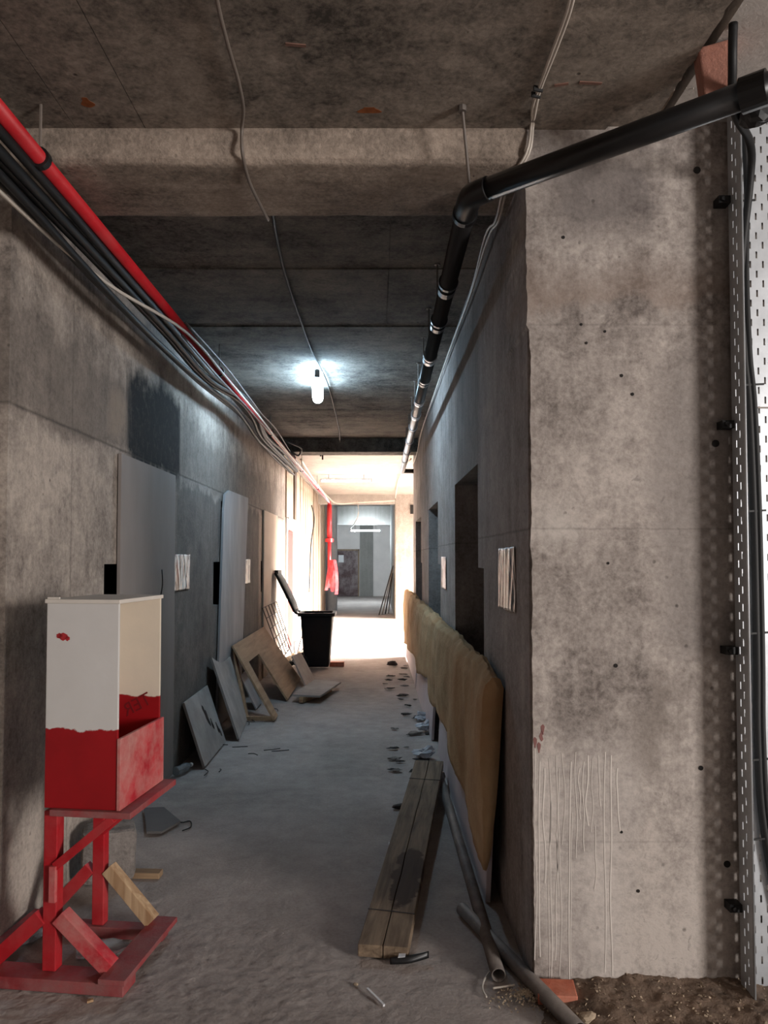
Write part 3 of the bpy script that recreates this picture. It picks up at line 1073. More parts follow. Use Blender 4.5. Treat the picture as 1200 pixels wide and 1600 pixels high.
# hooked handle wire on first board
a = at_x(253, 890, XL + 0.045)
mb = MB().tube([a, a + Vector((0.01, -0.02, -0.10)), a + Vector((0.004, -0.05, -0.19))], 0.004, 6, smooth=4)
tag(mb.build('wire_loop', 'cable_black', smooth=True), 'short black wire hanging on the large grey door board', 'wire')

# ================================================================== PAPER SHEETS ON THE WALLS


def poster(x, y0, y1, z0, z1, side, seed, label, tint):
    root_c = Vector((x, (y0 + y1) / 2, (z0 + z1) / 2))
    hw, hh = (y1 - y0) / 2, (z1 - z0) / 2
    mb = MB()

    def fn(u, v):
        yy, zz = -hw + 2 * hw * u, -hh + 2 * hh * v
        d = 0.006 + 0.006 * noise.noise(Vector((yy * 22 + zz * 6, seed, zz * 2.5)))
        return (side * d, yy + 0.006 * noise.noise(Vector((zz * 6, seed, 0))), zz + 0.006 * noise.noise(Vector((yy * 9, seed + 3, 0))))
    mb.grid(40, 24, fn)
    o = mb.build('notice_sheet', poster_mat('crumpled_sheet_%d' % seed, seed, tint), smooth=True, loc=root_c)
    md = o.modifiers.new('solid', 'SOLIDIFY')
    md.thickness = 0.0012
    tag(o, label, 'notice', 'crumpled notice sheets on the walls')


def poster_px(px0, px1, pyt, pyb, X, side, seed, label, tint):
    a, b = at_x(px0, pyt, X), at_x(px1, pyt, X)
    c = at_x(px0, pyb, X)
    y0, y1 = sorted((a.y, b.y))
    poster(X, y0, y1, c.z, a.z, side, seed, label, tint)


poster_px(271, 295, 866, 924, XL, 1, 1, 'crumpled white notice sheet right of the large grey door board', S(226, 228, 224))
poster_px(382, 390, 874, 912, XL, 1, 2, 'narrow white notice sheet beside the leaning blue-grey board', S(216, 214, 210))
poster_px(781, 806, 857, 948, XR, -1, 3, 'crumpled white notice sheet nearest the pier on the right wall', S(240, 226, 216))
poster_px(691, 698, 870, 918, XR, -1, 4, 'narrow white notice sheet between the two right doorways', S(226, 220, 220))

# ================================================================== LEANING BOARDS (LEFT)


def lean(y0, y1, xb, xt, h, th, name, m, label, holes=None, dy=0.0):
    """sheet leaning on the left wall; bottom at xb, top at xt"""
    pts = [Vector((xb, y0, 0.0)), Vector((xb, y1, 0.0)), Vector((xt, y1 + dy, h)), Vector((xt, y0 + dy, h))]
    nrm = Vector((-h, 0, -(xb - xt))).normalized() * th
    o = MB().prism([p - Vector((0, 0, 0)) + Vector((0, 0, max(0, -nrm.z))) for p in pts], nrm).build(name, m, bevel=0.002)
    return tag(o, label, 'board')


o = lean(5.75, 6.55, -1.27, -1.452, 0.455, 0.02, 'leaning_sheet', 'grey_board', 'low stained grey sheet leaning on the left wall, nearest the stand', dy=0.1)
mb = MB()
for t, yy, r in ((0.55, 6.22, 0.045), (0.42, 6.30, 0.03), (0.7, 6.18, 0.025), (0.3, 6.42, 0.03), (0.2, 6.46, 0.022)):
    cx, cz = -1.27 - 0.182 * t, 0.455 * t
    u, w = Vector((0, 1, 0)), Vector((-0.182, 0, 0.455)).normalized()
    nn = Vector((0.455, 0, 0.182)).normalized()
    c = Vector((cx, yy + 0.1 * t, cz)) + nn * 0.0035 + Vector((0, 0, 0.008))
    MB().prism([c + u * r * 0.6 * math.cos(a) * (1 + 0.4 * math.sin(3 * a + t * 9)) + w * r * 1.6 * math.sin(a) for a in [k * 0.45 for k in range(14)]], nn * 0.001).build('dark_stain', 'dark_litter', o)
# curved-top board
mb = MB()


def bfn(u, v):
    y = 6.62 + 0.86 * u
    t = v
    xb = -1.18 - 0.07 * u
    top = 0.68 - 0.10 * u - 0.05 * math.sin(u * math.pi)
    return (xb + (-1.445 - xb) * t, y + 0.12 * t, top * t + 0.006)


mb.grid(14, 6, bfn)
o = mb.build('leaning_sheet', 'grey_board')
md = o.modifiers.new('s', 'SOLIDIFY')
md.thickness = 0.018
md.offset = 0
tag(o, 'bluish grey sheet with curved top leaning second from the stand', 'board')

# plywood U-shaped sheet
fr = empty('plywood_frame', (-1.2, 8.4, 0))
tag(fr, 'brown plywood sheet with a cut-out leaning on the left wall', 'board')
A0, A1 = Vector((-0.965, 0, 0.012)), Vector((-1.425, 0, 0.69))


def P(t, y):
    return A0 + (A1 - A0) * t + Vector((0, y, 0)) - Vector((-1.2, 8.4, 0))


outl = [P(0, 7.38), P(0, 7.60), P(0.72, 7.86), P(0.72, 8.52), P(0, 8.44), P(0, 9.9), P(1, 9.78), P(1, 7.66)]
nrm = Vector((-0.69, 0, -0.49)).normalized() * 0.02
MB().prism(outl, nrm).build('sheet', 'plywood', fr, bevel=0.002)
B0, B1 = Vector((-1.25, 7.47, 0.0)), Vector((-1.42, 7.72, 0.62))
off = Vector((-1.2, 8.4, 0))
MB().bar(B0 - off + Vector((0, 0, 0.02)), B1 - off, 0.09, 0.02, (1, 0, 0.3)).build('side_strip', 'plywood', fr, bevel=0.002)
MB().box((-1.27 + 1.2, 7.40 - 8.4, 0.0), (-0.975 + 1.2, 7.43 - 8.4, 0.04)).build('bottom_bar', 'plywood', fr, bevel=0.002)
lean(7.95, 8.3, -1.23, -1.40, 0.34, 0.014, 'leaning_sheet', 'panel_pale', 'small pale scrap sheet seen through the plywood cut-out')
# small grey board by the bin
pts = [Vector((-0.83, 9.25, 0.0)), Vector((-0.79, 9.95, 0.0)), Vector((-0.98, 10.05, 0.33)), Vector((-1.03, 9.45, 0.36))]
o = MB().prism(pts, Vector((-0.015, 0.0, -0.004))).build('leaning_sheet', 'grey_board', bevel=0.001)
tag(o, 'small grey board propped against the foot of the black bin', 'board')
# flat board on the floor
pts = [at_z(x, y, 0.06) for x, y in ((456, 1088), (500, 1090), (533, 1068), (492, 1064))]
o = MB().prism([(p.x, p.y, 0.06) for p in pts], (0, 0, 0.02)).build('floor_board_sheet', 'grey_board', bevel=0.001)
tag(o, 'flat board lying on a stick on the floor before the bin', 'board')
p = at_z(478, 1094, 0.02)
o = MB().bar((p.x - 0.05, p.y - 0.05, 0.03), (p.x + 0.22, p.y + 0.62, 0.03), 0.05, 0.058).build('timber_offcut', 'wood_chip', bevel=0.002)
tag(o, 'wooden stick under the flat board in front of the bin', 'wood')

# wire mesh panel
mp_ = empty('wire_mesh_panel', (-1.4, 10.0, 0))
tag(mp_, 'rusty wire mesh panel leaning at the wall behind the plywood', 'mesh')
c00, c10 = at_x(410, 950, -1.45), at_x(432, 940, -1.45)
c01, c11 = at_y(440, 1030, 10.0), at_y(455, 1010, 11.0)
off = Vector((-1.4, 10.0, 0))
for k in range(6):
    t = k / 5
    MB().tube([c00.lerp(c10, t) - off, c01.lerp(c11, t) - off], 0.006, 5).build('mesh_wire', 'mesh_wire', mp_)
for k in range(6):
    t = k / 5
    MB().tube([c00.lerp(c01, t) - off, c10.lerp(c11, t) - off], 0.006, 5).build('mesh_wire', 'mesh_wire', mp_)

# ================================================================== WHEELIE BIN
bn = empty('wheelie_bin', (-0.84, 11.0, 0))
tag(bn, 'black plastic wheelie bin with its lid flung open', 'bin')


def rr(cx, cy, hx, hy, r, n=5):
    out = []
    for sx, sy, a0 in ((1, 1, 0), (-1, 1, 90), (-1, -1, 180), (1, -1, 270)):
        for k in range(n):
            a = D2R(a0 + 90 * k / (n - 1))
            out.append((cx + sx * (hx - r) + r * math.cos(a), cy + sy * (hy - r) + r * math.sin(a)))
    return out


lev = [(0.03, 0.165, 0.17), (0.05, 0.175, 0.18), (0.74, 0.225, 0.24), (0.742, 0.235, 0.25)]
inn = [(0.742, 0.215, 0.23), (0.08, 0.16, 0.165)]
mb = MB()
rings = [[(x, y, z) for x, y in rr(0, 0, hx, hy, 0.05)] for z, hx, hy in lev + inn]
nr = len(rings[0])
for r_ in rings:
    mb.v += r_
for i in range(len(rings) - 1):
    for k in range(nr):
        k2 = (k + 1) % nr
        mb.f.append([i * nr + k, i * nr + k2, (i + 1) * nr + k2, (i + 1) * nr + k])
mb.f.append(list(range(nr))[::-1])
mb.f.append([(len(rings) - 1) * nr + k for k in range(nr)])
body = mb.build('bin_body', 'bin', bn, bevel=0.0)
mb = MB()
o_, i_ = rr(0, 0, 0.262, 0.275, 0.06), rr(0, 0, 0.215, 0.232, 0.05)
for z in (0.742, 0.79):
    mb.v += [(x, y, z) for x, y in o_] + [(x, y, z) for x, y in i_]
for k in range(nr):
    k2 = (k + 1) % nr
    mb.f += [[k, k2, 2 * nr + k2, 2 * nr + k], [nr + k, nr + k2, 3 * nr + k2, 3 * nr + k],
             [2 * nr + k, 2 * nr + k2, 3 * nr + k2, 3 * nr + k], [k, k2, nr + k2, nr + k]]
mb.build('bin_rim', 'bin', bn, bevel=0.004)
MB().tube([(-0.30, -0.2, 0.80), (-0.30, 0.2, 0.80)], 0.016, 10).build('handle', 'bin', bn, smooth=True)
for y in (-0.2, 0.2):
    MB().bar((-0.24, y, 0.77), (-0.31, y, 0.80), 0.03, 0.03).build('handle_bracket', 'bin', bn)
# lid thrown back, domed sheet
h0, h1 = Vector((-0.29, 0, 0.81)), Vector((-0.565, 0, 1.36))
ax = (h1 - h0)
nn = Vector((ax.z, 0, -ax.x)).normalized()
mb = MB()
mb.grid(12, 12, lambda u, v: tuple(h0 + ax * v + Vector((0, (u - 0.5) * 0.52, 0)) + nn * (0.035 * (1 - (2 * u - 1) ** 4) * (1 - (2 * v - 1) ** 4))))
lid = mb.build('bin_lid', 'bin', bn, smooth=True)
md = lid.modifiers.new('s', 'SOLIDIFY')
md.thickness = 0.03
mb = MB()
mb.bar(h1 + Vector((0, -0.2, 0)), h1 + Vector((0, 0.2, 0)), 0.05, 0.05)
mb.build('lid_grip', 'bin', lid)
for y in (-0.2, 0.2):
    w = MB().tube([(-0.20, y - 0.025, 0.10), (-0.20, y + 0.025, 0.10)], 0.098, 20).build('wheel', 'bin', bn, bevel=0.006)
p = at_z(528, 1040, 0.0)
o = MB().box((-0.12, -0.05, 0), (0.09, 0.05, 0.065)).build('brick', 'brick', bevel=0.004, loc=(p.x, p.y, -0.01))
tag(o, 'lone red-brown brick on the floor right of the bin', 'brick')

# ================================================================== GLASS WOOL AND BOARDS (RIGHT)
for i, (y0, y1, xb, h, lab) in enumerate((
        (3.52, 6.20, 0.492, 0.86, 'pale foam board under the wool nearest the pier'),
        (6.62, 9.15, 0.470, 0.80, 'pale foam board in the middle of the right wall'),
        (9.35, 12.3, 0.470, 0.80, 'pale foam board at the far end of the right wall'))):
    pts = [Vector((xb, y0, 0.0)), Vector((xb, y1, 0.0)), Vector((xb + 0.045, y1, h)), Vector((xb + 0.045, y0, h))]
    o = MB().prism(pts, (0.022, 0, 0)).build('foam_board', 'foam_board', bevel=0.001)
    tag(o, lab, 'board', 'foam boards along the right wall')

WY0, WY1 = 3.38, 12.35


def wool_bottom(y):
    pts = [(3.3, 0.20), (3.9, 0.24), (4.5, 0.31), (5.0, 0.41), (5.8, 0.43), (6.35, 0.35), (6.7, 0.52), (7.6, 0.40), (8.6, 0.30), (9.3, 0.40), (10.5, 0.30), (12.4, 0.25)]
    for (a, za), (b_, zb) in zip(pts, pts[1:]):
        if y <= b_:
            t = (y - a) / (b_ - a)
            t = t * t * (3 - 2 * t)
            return za + (zb - za) * t
    return pts[-1][1]


def wool(u, v):
    y = WY0 + (WY1 - WY0) * v ** 1.25
    w = noise.fractal(Vector((y * 1.1, 0, 0)), 0.8, 2, 3)
    zb = wool_bottom(y)
    zt = 1.07 + 0.03 * w - 0.05 * max(0, 1 - (y - WY0) / 0.5) ** 2
    # loop: outer bottom -> outer top -> crest -> back top -> back bottom
    loop = [(0.440, zb), (0.430, zb + 0.3 * (zt - zb)), (0.428, zb + 0.6 * (zt - zb)), (0.436, zt - 0.10), (0.452, zt - 0.03), (0.492, zt),
            (0.535, zt - 0.012), (0.556, zt - 0.05), (0.545, zt - 0.14), (0.518, zb + 0.5 * (zt - zb)), (0.470, zb + 0.05), (0.455, zb - 0.006)]
    n = len(loop)
    t = u * n
    i = int(t) % n
    k = t - int(t)
    k = k * k * (3 - 2 * k) * 0.5 + k * 0.5
    x0, z0 = loop[i]
    x1, z1 = loop[(i + 1) % n]
    x, z = x0 + (x1 - x0) * k, z0 + (z1 - z0) * k
    dpt = noise.fractal(Vector((y * 3.0, z * 3.2, 2)), 0.9, 2, 4)
    fold = 0.018 * math.sin(y * 5.2 + 1.5 * math.sin(z * 3 + y))
    if x < 0.50:
        x += 0.014 * dpt + fold * (0.4 + 0.5 * (1 - z))
    crest = max(0, 1 - abs(z - zt) / 0.07)
    z += 0.018 * crest * noise.fractal(Vector((y * 8, x * 8, 1)), 0.8, 2, 3)
    if x < 0.5:
        x += 0.012 * crest * noise.fractal(Vector((y * 12, 3, 1)), 0.8, 2, 3)
    x += 0.036 * math.exp(-(y - WY0) / 1.6) * max(0, min(1, (0.56 - x) / 0.1))
    return (min(x, 0.562), y, z)


mb = MB()
NU = 60
mb.grid(NU, 220, wool, close_u=True)
mb.f.append([k * 220 for k in range(NU)])
mb.f.append([k * 220 + 219 for k in range(NU)])
o = mb.build('glass_wool_mat', 'wool', smooth=True)
tag(o, 'long yellow-brown insulation mat draped along the right wall', 'insulation')

# ================================================================== PLANK AND STEEL PIPES
pl = empty('timber_plank', (0.025, 3.02, 0.008), D2R(-8.2))
tag(pl, 'long weathered timber plank with a dark stain on the floor', 'plank')
L, tilt = 2.42, 0.085
mb = MB()
nseg = 30
for half, x0, x1 in ((0, -0.098, -0.002), (1, 0.001, 0.098)):
    def top(u, v, x0=x0, x1=x1):
        y = v * L
        crack = 0.004 * noise.noise(Vector((0, y * 4, 1)))
        xx = x0 + (x1 - x0) * u
        if half == 0 and u > 0.5 or half == 1 and u < 0.5:
            xx += crack
        e = 0.012 * noise.noise(Vector((xx * 30, 0, half))) if v == 0 else 0
        return xx, y + e, tilt * v
    b0 = len(mb.v)
    rows = nseg + 1
    for i in range(rows):
        v = i / nseg
        a, b_ = top(0, v), top(1, v)
        mb.v += [(a[0], a[1], a[2]), (b_[0], b_[1], b_[2]), (b_[0], b_[1], b_[2] + 0.048), (a[0], a[1], a[2] + 0.048)]
    for i in range(nseg):
        for k in range(4):
            k2 = (k + 1) % 4
            q0, q1 = b0 + i * 4, b0 + (i + 1) * 4
            mb.f.append([q0 + k, q0 + k2, q1 + k2, q1 + k])
    mb.f.append([b0, b0 + 1, b0 + 2, b0 + 3])
    mb.f.append([b0 + nseg * 4 + k for k in (3, 2, 1, 0)])
mb.build('board', 'plank', pl, bevel=0.003)
for yy in (0.28, 2.02):
    MB().bar((-0.1, yy, 0.0485 + tilt * yy / L), (0.1, yy - 0.02, 0.0485 + tilt * yy / L), 0.006, 0.003).build('dark_band', 'dark_litter', pl)
# support rubble under far end
q = Vector((0.40, 5.30, 0))
o = lump('rubble_lump', 'grey_litter', (0.385, 5.36, -0.004), (0.2, 0.16, 0.10), 0.3, 9, 2, 0.25, boxy=False)
tag(o, 'dark lump of rubble under the far end of the plank', 'rubble')


def open_pipe(pts, r, name, m, label, cat='pipe', seg=20):
    root = empty(name, pts[0])
    off = Vector(pts[0])
    mb = MB().tube([Vector(p) - off for p in pts], r, seg, caps=False)
    o = mb.build('pipe_wall', m, root, smooth=True)
    md = o.modifiers.new('s', 'SOLIDIFY')
    md.thickness = 0.004
    md.offset = -1
    tag(root, label, cat)
    return root


pA = at_z(779, 1524, 0.026)
pB = at_z(700, 1275, 0.035)
pC = at_z(684, 1203, 0.06)
open_pipe([pA, pA.lerp(pC, 0.5), pC], 0.0265, 'steel_pipe', 'steel_pipe', 'grey steel tube pointing open end at the camera beside the plank')
a, b_ = at_z(722, 1420, 0.024), at_z(905, 1610, 0.03)
open_pipe([b_, b_.lerp(a, 0.5), a], 0.027, 'steel_pipe', 'steel_pipe', 'dark steel tube running past the pier corner to the lower right')
mb = MB().tube([at_z(x, y, 0.006) for x, y in ((768, 1515), (757, 1530), (754, 1545), (760, 1558))], 0.0035, 6, smooth=5)
tag(mb.build('wire_scrap', 'cable_white', smooth=True), 'curved pale wire around the open end of the steel tube', 'wire')
mb = MB().tube([at_z(x, y, 0.008) for x, y in ((770, 1544), (786, 1542), (804, 1539))], 0.004, 6, smooth=5)
tag(mb.build('wire_scrap', 'cable_white', smooth=True), 'short pale wire lying just below the open steel tube', 'wire')

# soil along the pier foot
mb = MB()


def soil(u, v):
    x = 0.50 + 1.9 * u
    y = 2.12 + 0.72 * v
    e = min(1, u / 0.12, v / 0.30)
    e = max(0, e)
    h = (0.018 + 0.035 * v ** 2) * e + 0.018 * e * noise.fractal(Vector((x * 7, y * 7, 0)), 0.8, 2, 4) + 0.004 * e * noise.noise(Vector((x * 60, y * 60, 0)))
    return (x, y, -0.012 + max(0, h))


mb.grid(190, 80, soil)
o = mb.build('soil_heap', 'soil', smooth=True)
tag(o, 'brown soil spread along the foot of the pier', 'soil', kind='stuff')


def grit(n, fn, size, m, label, name='grit'):
    mb = MB()
    for k in range(n):
        x, y, z = fn()
        r = random.uniform(*size)
        vs_ = [Vector((random.gauss(0, 1), random.gauss(0, 1), random.gauss(0, 0.7))).normalized() * r for _ in range(3)]
        b0 = len(mb.v)
        c = Vector((x, y, z))
        for d in (vs_[0], vs_[1], vs_[2], -vs_[0] * 0.8, -vs_[1], -vs_[2]):
            mb.v.append(tuple(c + d))
        for f in ((0, 1, 2), (1, 3, 2), (3, 4, 2), (4, 0, 2), (1, 0, 5), (3, 1, 5), (4, 3, 5), (0, 4, 5)):
            mb.f.append([b0 + q for q in f])
    o = mb.build(name, m)
    return tag(o, label, 'grit', kind='stuff')


def soil_pt():
    u, v = random.random(), random.random()
    p = soil(u, v)
    return (p[0], p[1], p[2] + 0.001)


grit(1500, soil_pt, (0.002, 0.007), 'grain', 'pale grit scattered over the brown soil by the pier')


def heap_pt():
    a, r = random.uniform(0, 6.28), random.gauss(0, 0.045)
    c = at_z(822, 1560, 0.0)
    return (c.x + r * math.cos(a) * 1.3, c.y + r * math.sin(a), max(0.003, 0.022 - abs(r) * 0.2))


grit(500, heap_pt, (0.002, 0.006), 'grain', 'small heap of pale sawdust crumbs beside the lower steel tube')
# brick at the pier foot
q = at_z(869, 1548, 0.03)
o = MB().box((-0.068, -0.05, 0), (0.068, 0.04, 0.038)).build('brick', 'brick', bevel=0.004, loc=(q.x, q.y + 0.01, 0.006))
o.rotation_euler = (D2R(8), 0, D2R(-4))
tag(o, 'orange-red brick fragment at the foot of the pier', 'brick')
q = at_z(918, 1592, 0.03)
o = lump('stone_chip', 'grain', (q.x, q.y, 0.02), (0.06, 0.04, 0.035), 0.4, 21, 2, 0.3, boxy=False)
tag(o, 'pale stone chip at the bottom edge right of the lower tube', 'stone')

# litter near the plank
q = at_z(640, 1504, 0.01)
sh = empty('broken_shard', (q.x, q.y, 0))
tag(sh, 'black curved plastic shard with a white label by the plank end', 'litter')
mb = MB()


def shard(u, v):
    a = -0.075 + 0.15 * u
    return (a, 0.018 * (v - 0.5) * 2 * (1 - 0.5 * abs(2 * u - 1)) + 0.03 * (u - 0.3) ** 2 + 0.012 * u, 0.006 + 0.022 * (1 - (2 * v - 1) ** 2) + 0.012 * u)


mb.grid(16, 8, shard)
o = mb.build('shell', 'black_plastic', sh, smooth=True)
o.modifiers.new('s', 'SOLIDIFY').thickness = 0.003
MB().prism([(-0.045, -0.014, 0.035), (-0.018, -0.014, 0.037), (-0.014, 0.010, 0.038), (-0.04, 0.012, 0.037)], (0, 0, 0.0015)).build('label_patch', 'paper_white', sh)
a, b_ = at_z(574, 1545, 0.012), at_z(600, 1571, 0.005)
tag(MB().bar(a, b_, 0.008, 0.008).build('white_stick', 'paper_white'), 'thin white stick on the floor in the foreground', 'stick')
q = at_z(556, 1540, 0.0)
tag(lump('stone_chip', 'grain', (q.x, q.y, -0.002), (0.022, 0.016, 0.012), 0, 5, 1, 0.3, boxy=False), 'tiny pale chip next to the thin white stick', 'stone')
a, b_ = at_z(136, 1565, 0.004), at_z(146, 1562, 0.006)
tag(MB().bar(a, b_, 0.012, 0.008).build('wood_chip', 'raw_wood'), 'tiny wood chip on the floor below the red stand', 'wood')
q = at_z(625, 1264, 0.0)
tag(lump('dark_scrap', 'dark_litter', (q.x, q.y, -0.002), (0.11, 0.05, 0.03), 0.1, 8, 2, 0.4, boxy=False), 'black scrap on the floor left of the plank', 'litter')
q = at_z(612, 1320, 0.0)
tag(MB().box((-0.016, -0.014, 0), (0.016, 0.014, 0.01)).build('white_scrap', 'paper_white', loc=(q.x, q.y, 0)), 'small white square scrap touching the plank side', 'litter')
# debris along the right boards
spots = []
for k in range(34):
    t = random.random()
    px = 605 + 75 * random.random()
    py = 1040 + 175 * t
    lim = 640 + (py - 1040) * 0.33
    if px > lim:
        px = lim - random.random() * 30
    spots.append((px - 6, py))
kinds = [('dark_litter', 'dark scrap among the rubble strewn along the right boards'), ('grey_litter', 'grey rubble chip strewn along the right boards')]
for k, (px, py) in enumerate(spots):
    q = at_z(px, py, 0)
    m_, lab = kinds[k % 2]
    sz = random.uniform(0.04, 0.13)
    o = lump('rubble_chip', m_, (q.x, q.y, -0.003), (sz, sz * random.uniform(0.3, 0.7), sz * 0.18), random.uniform(-0.5, 0.5), k, 2, 0.9, boxy=False)
    tag(o, lab, 'rubble', 'rubble chips along the right boards')
for px, py, sz, lab in ((661, 1125, 0.14, 'crumpled pale plastic bag by the middle foam board, farther one'), (662, 1142, 0.13, 'crumpled pale plastic bag by the middle foam board, nearer one'),
                        (662, 1185, 0.16, 'pale crumpled wrapper on the floor before the plank end')):
    q = at_z(px, py, 0)
    o = lump('plastic_wrapper', 'wrapper', (q.x, q.y, -0.002), (sz, sz * 0.7, 0.07), 0.3, px, 3, 0.8, boxy=False)
    tag(o, lab, 'litter')
q = at_z(613, 1040, 0)
tag(lump('dark_scrap', 'dark_litter', (q.x, q.y, -0.002), (0.16, 0.1, 0.07), 0.1, 18, 2, 0.4, boxy=False), 'black scrap at the edge of the sunlit floor', 'litter')
for k, (px, py) in enumerate(((385, 1130), (392, 1127), (375, 1168), (430, 1110), (438, 1174), (425, 1172), (395, 1180), (350, 1165), (343, 1205), (320, 1208))):
    q = at_z(px, py, 0)
    a = random.uniform(0, 3.1)
    d = Vector((math.cos(a), math.sin(a), 0)) * random.uniform(0.03, 0.08)
    c = Vector((q.x, q.y, 0.006))
    o = MB().tube([c - d, c + Vector((d.y * 0.3, -d.x * 0.3, 0.004)), c + d], 0.0035, 5, smooth=3).build('twig_scrap', 'dark_litter')
    tag(o, 'dark twig-like scrap on the floor by the leaning boards', 'litter', 'dark scraps by the leaning boards')
# debris behind the bin / door
for k in range(8):
    q = at_z(random.uniform(452, 474), random.uniform(1022, 1042), 0)
    o = lump('rubble_chip', 'grain' if k % 2 else 'dark_litter', (q.x, q.y, -0.003), (0.14, 0.1, 0.1), k, k + 40, 1, 0.4, boxy=False)
    tag(o, 'rubble chip heaped at the doorway behind the bin', 'rubble', 'rubble chips at the doorway behind the bin')
for k in range(4):
    q = at_z(458 + 3 * k, 1026, 0)
    o = MB().tube([q, q + Vector((0.06 * (k - 1.5), 0.1, 0.18)), q + Vector((0.12 * (k - 1.2), 0.0, 0.36))], 0.008, 5, smooth=4).build('bent_wire', 'mesh_wire')
    tag(o, 'bent rusty wire sticking up from the rubble behind the bin', 'wire', 'bent wires behind the bin')

# ================================================================== DRAIN PIPE
ZP = 2.865
dp = empty('drain_pipe', (0.345, 2.74, ZP))
tag(dp, 'black drain pipe bending in from the right and running down the corridor', 'pipe')
off = Vector((0.345, 2.74, ZP))
E0 = Vector((0.338, 2.74, ZP))
RE = at_y(1215, 130, 2.12)
FE = Vector((0.395, 11.7, ZP + 0.02))
dirR = (RE - E0).normalized()
dirF = (FE - E0).normalized()
RAD = 0.040
MB().tube([RE - off, E0 + dirR * 0.07 - off], RAD, 20).build('inclined_run', 'pipe_black', dp, smooth=True)
MB().tube([E0 + dirR * 0.08 - off, E0 + dirR * 0.03 + dirF * 0.005 - off, E0 + dirF * 0.03 + dirR * 0.005 - off, E0 + dirF * 0.14 - off], RAD + 0.004, 20, smooth=6).build('elbow', 'pipe_black', dp, smooth=True)
MB().tube([E0 + dirF * 0.10 - off, FE - off], RAD, 20).build('corridor_run', 'pipe_black', dp, smooth=True)
MB().ring(E0 + dirF * 0.15 - off, dirF, RAD + 0.008, RAD, 0.03, 20).build('socket', 'pipe_black', dp)
q = at_y(1172, 148, 2.15)
MB().ring(RE + (E0 - RE) * 0.06 - off, dirR, RAD + 0.010, RAD - 0.002, 0.07, 20).build('socket', 'pipe_black', dp)
br = Vector((FE.x, 11.62, FE.z - 0.005))
MB().tube([br - off, Vector((0.60, 11.66, FE.z - 0.005)) - off], 0.035, 16).build('branch', 'pipe_black', dp, smooth=True)
ydist = [3.62, 4.2, 4.95, 5.6, 6.35, 7.0, 7.7, 8.6, 9.5, 10.3]
for i, yy in enumerate(ydist):
    t = (yy - E0.y) / (FE.y - E0.y)
    c = E0.lerp(FE, t)
    cl = MB().ring(c - off, dirF, RAD + 0.007, RAD - 0.001, 0.026, 20).build('clamp', 'clamp' if i > 1 else 'pipe_black', dp)
    MB().ring(c + dirF * 0.09 - off, dirF, RAD + 0.004, RAD - 0.001, 0.06, 20).build('pipe_sleeve', 'clamp' if i in (2, 4, 5) else 'pipe_black', dp)
    if i != 0:
        MB().tube([c + Vector((-0.01, 0, RAD)) - off, Vector((c.x - 0.01, c.y, ZM)) - off], 0.005, 6).build('hanger_rod', 'rod', dp)
        MB().tube([Vector((c.x - 0.01, c.y, ZM - 0.006)) - off, Vector((c.x - 0.01, c.y, ZM)) - off], 0.018, 8).build('rod_plate', 'rod', dp)
q = at_z(722, 166, ZC)
MB().tube([Vector((q.x, q.y, ZC)) - off, E0 + Vector((0.0, 0.0, RAD)) - off], 0.0055, 8).build('hanger_rod', 'cable_brown', dp)
MB().tube([Vector((q.x, q.y, ZC - 0.02)) - off, Vector((q.x, q.y, ZC)) - off], 0.016, 8).build('rod_plate', 'rod', dp)

# ================================================================== LEFT SERVICES
XB = -1.19
ZRP = 2.965
rp = empty('red_pipe', (XB, 5, ZRP))
tag(rp, 'long red pipe running under the ceiling along the left wall', 'pipe')
off = Vector((XB, 5, ZRP))
end = Vector((XB, 19.35, ZRP))
MB().tube([Vector((XB, 0.6, ZRP)) - off, end - off], 0.027, 16).build('pipe_run', 'red_pipe', rp, smooth=True)
MB().tube([end + Vector((0, -0.02, 0)) - off, end + Vector((0, 0.06, -0.02)) - off, end + Vector((0, 0.08, -0.12)) - off], 0.042, 16, smooth=5).build('pipe_elbow', 'red_pipe', rp, smooth=True)
e2 = end + Vector((0, 0.08, 0))
MB().tube([e2 + Vector((0, 0, -0.05)) - off, e2 + Vector((0, 0, -0.95)) - off], 0.062, 16).build('pipe_drop', 'red_pipe', rp, smooth=True)
MB().tube([e2 + Vector((0, 0, -0.92)) - off, e2 + Vector((0, 0, -2.0)) - off], 0.045, 16).build('pipe_drop', 'red_pipe', rp, smooth=True)
MB().ring(e2 + Vector((0, 0, -0.95)) - off, (0, 0, 1), 0.11, 0.04, 0.09, 16).build('pipe_flange', 'red_pipe', rp)
for i, yy in enumerate((2.67, 5.78, 8.6, 12.2, 15.4)):
    c = Vector((XB, yy, ZRP))
    MB().ring(c - off, (0, 1, 0), 0.037, 0.026, 0.03, 16).build('pipe_clip', 'cable_black', rp)
    zt = ZC if yy < 2.8 else (ZM if yy < 10 else ZF)
    MB().tube([c + Vector((0, 0, 0.034)) - off, Vector((XB, yy, zt)) - off], 0.0055, 6).build('hanger_rod', 'cable_brown' if i == 0 else 'rod', rp)

# cables of the bundle: polylines given as (y, dx, dz) against the red pipe
GR = 'cable bundle under the left ceiling'


def cable(pts, r, m, label, group=None, name='cable', cat='cable', sm=6, seg=8):
    o = MB().tube([Vector(p) for p in pts], r, seg, smooth=sm).build(name, m, smooth=True)
    return tag(o, label, cat, group)


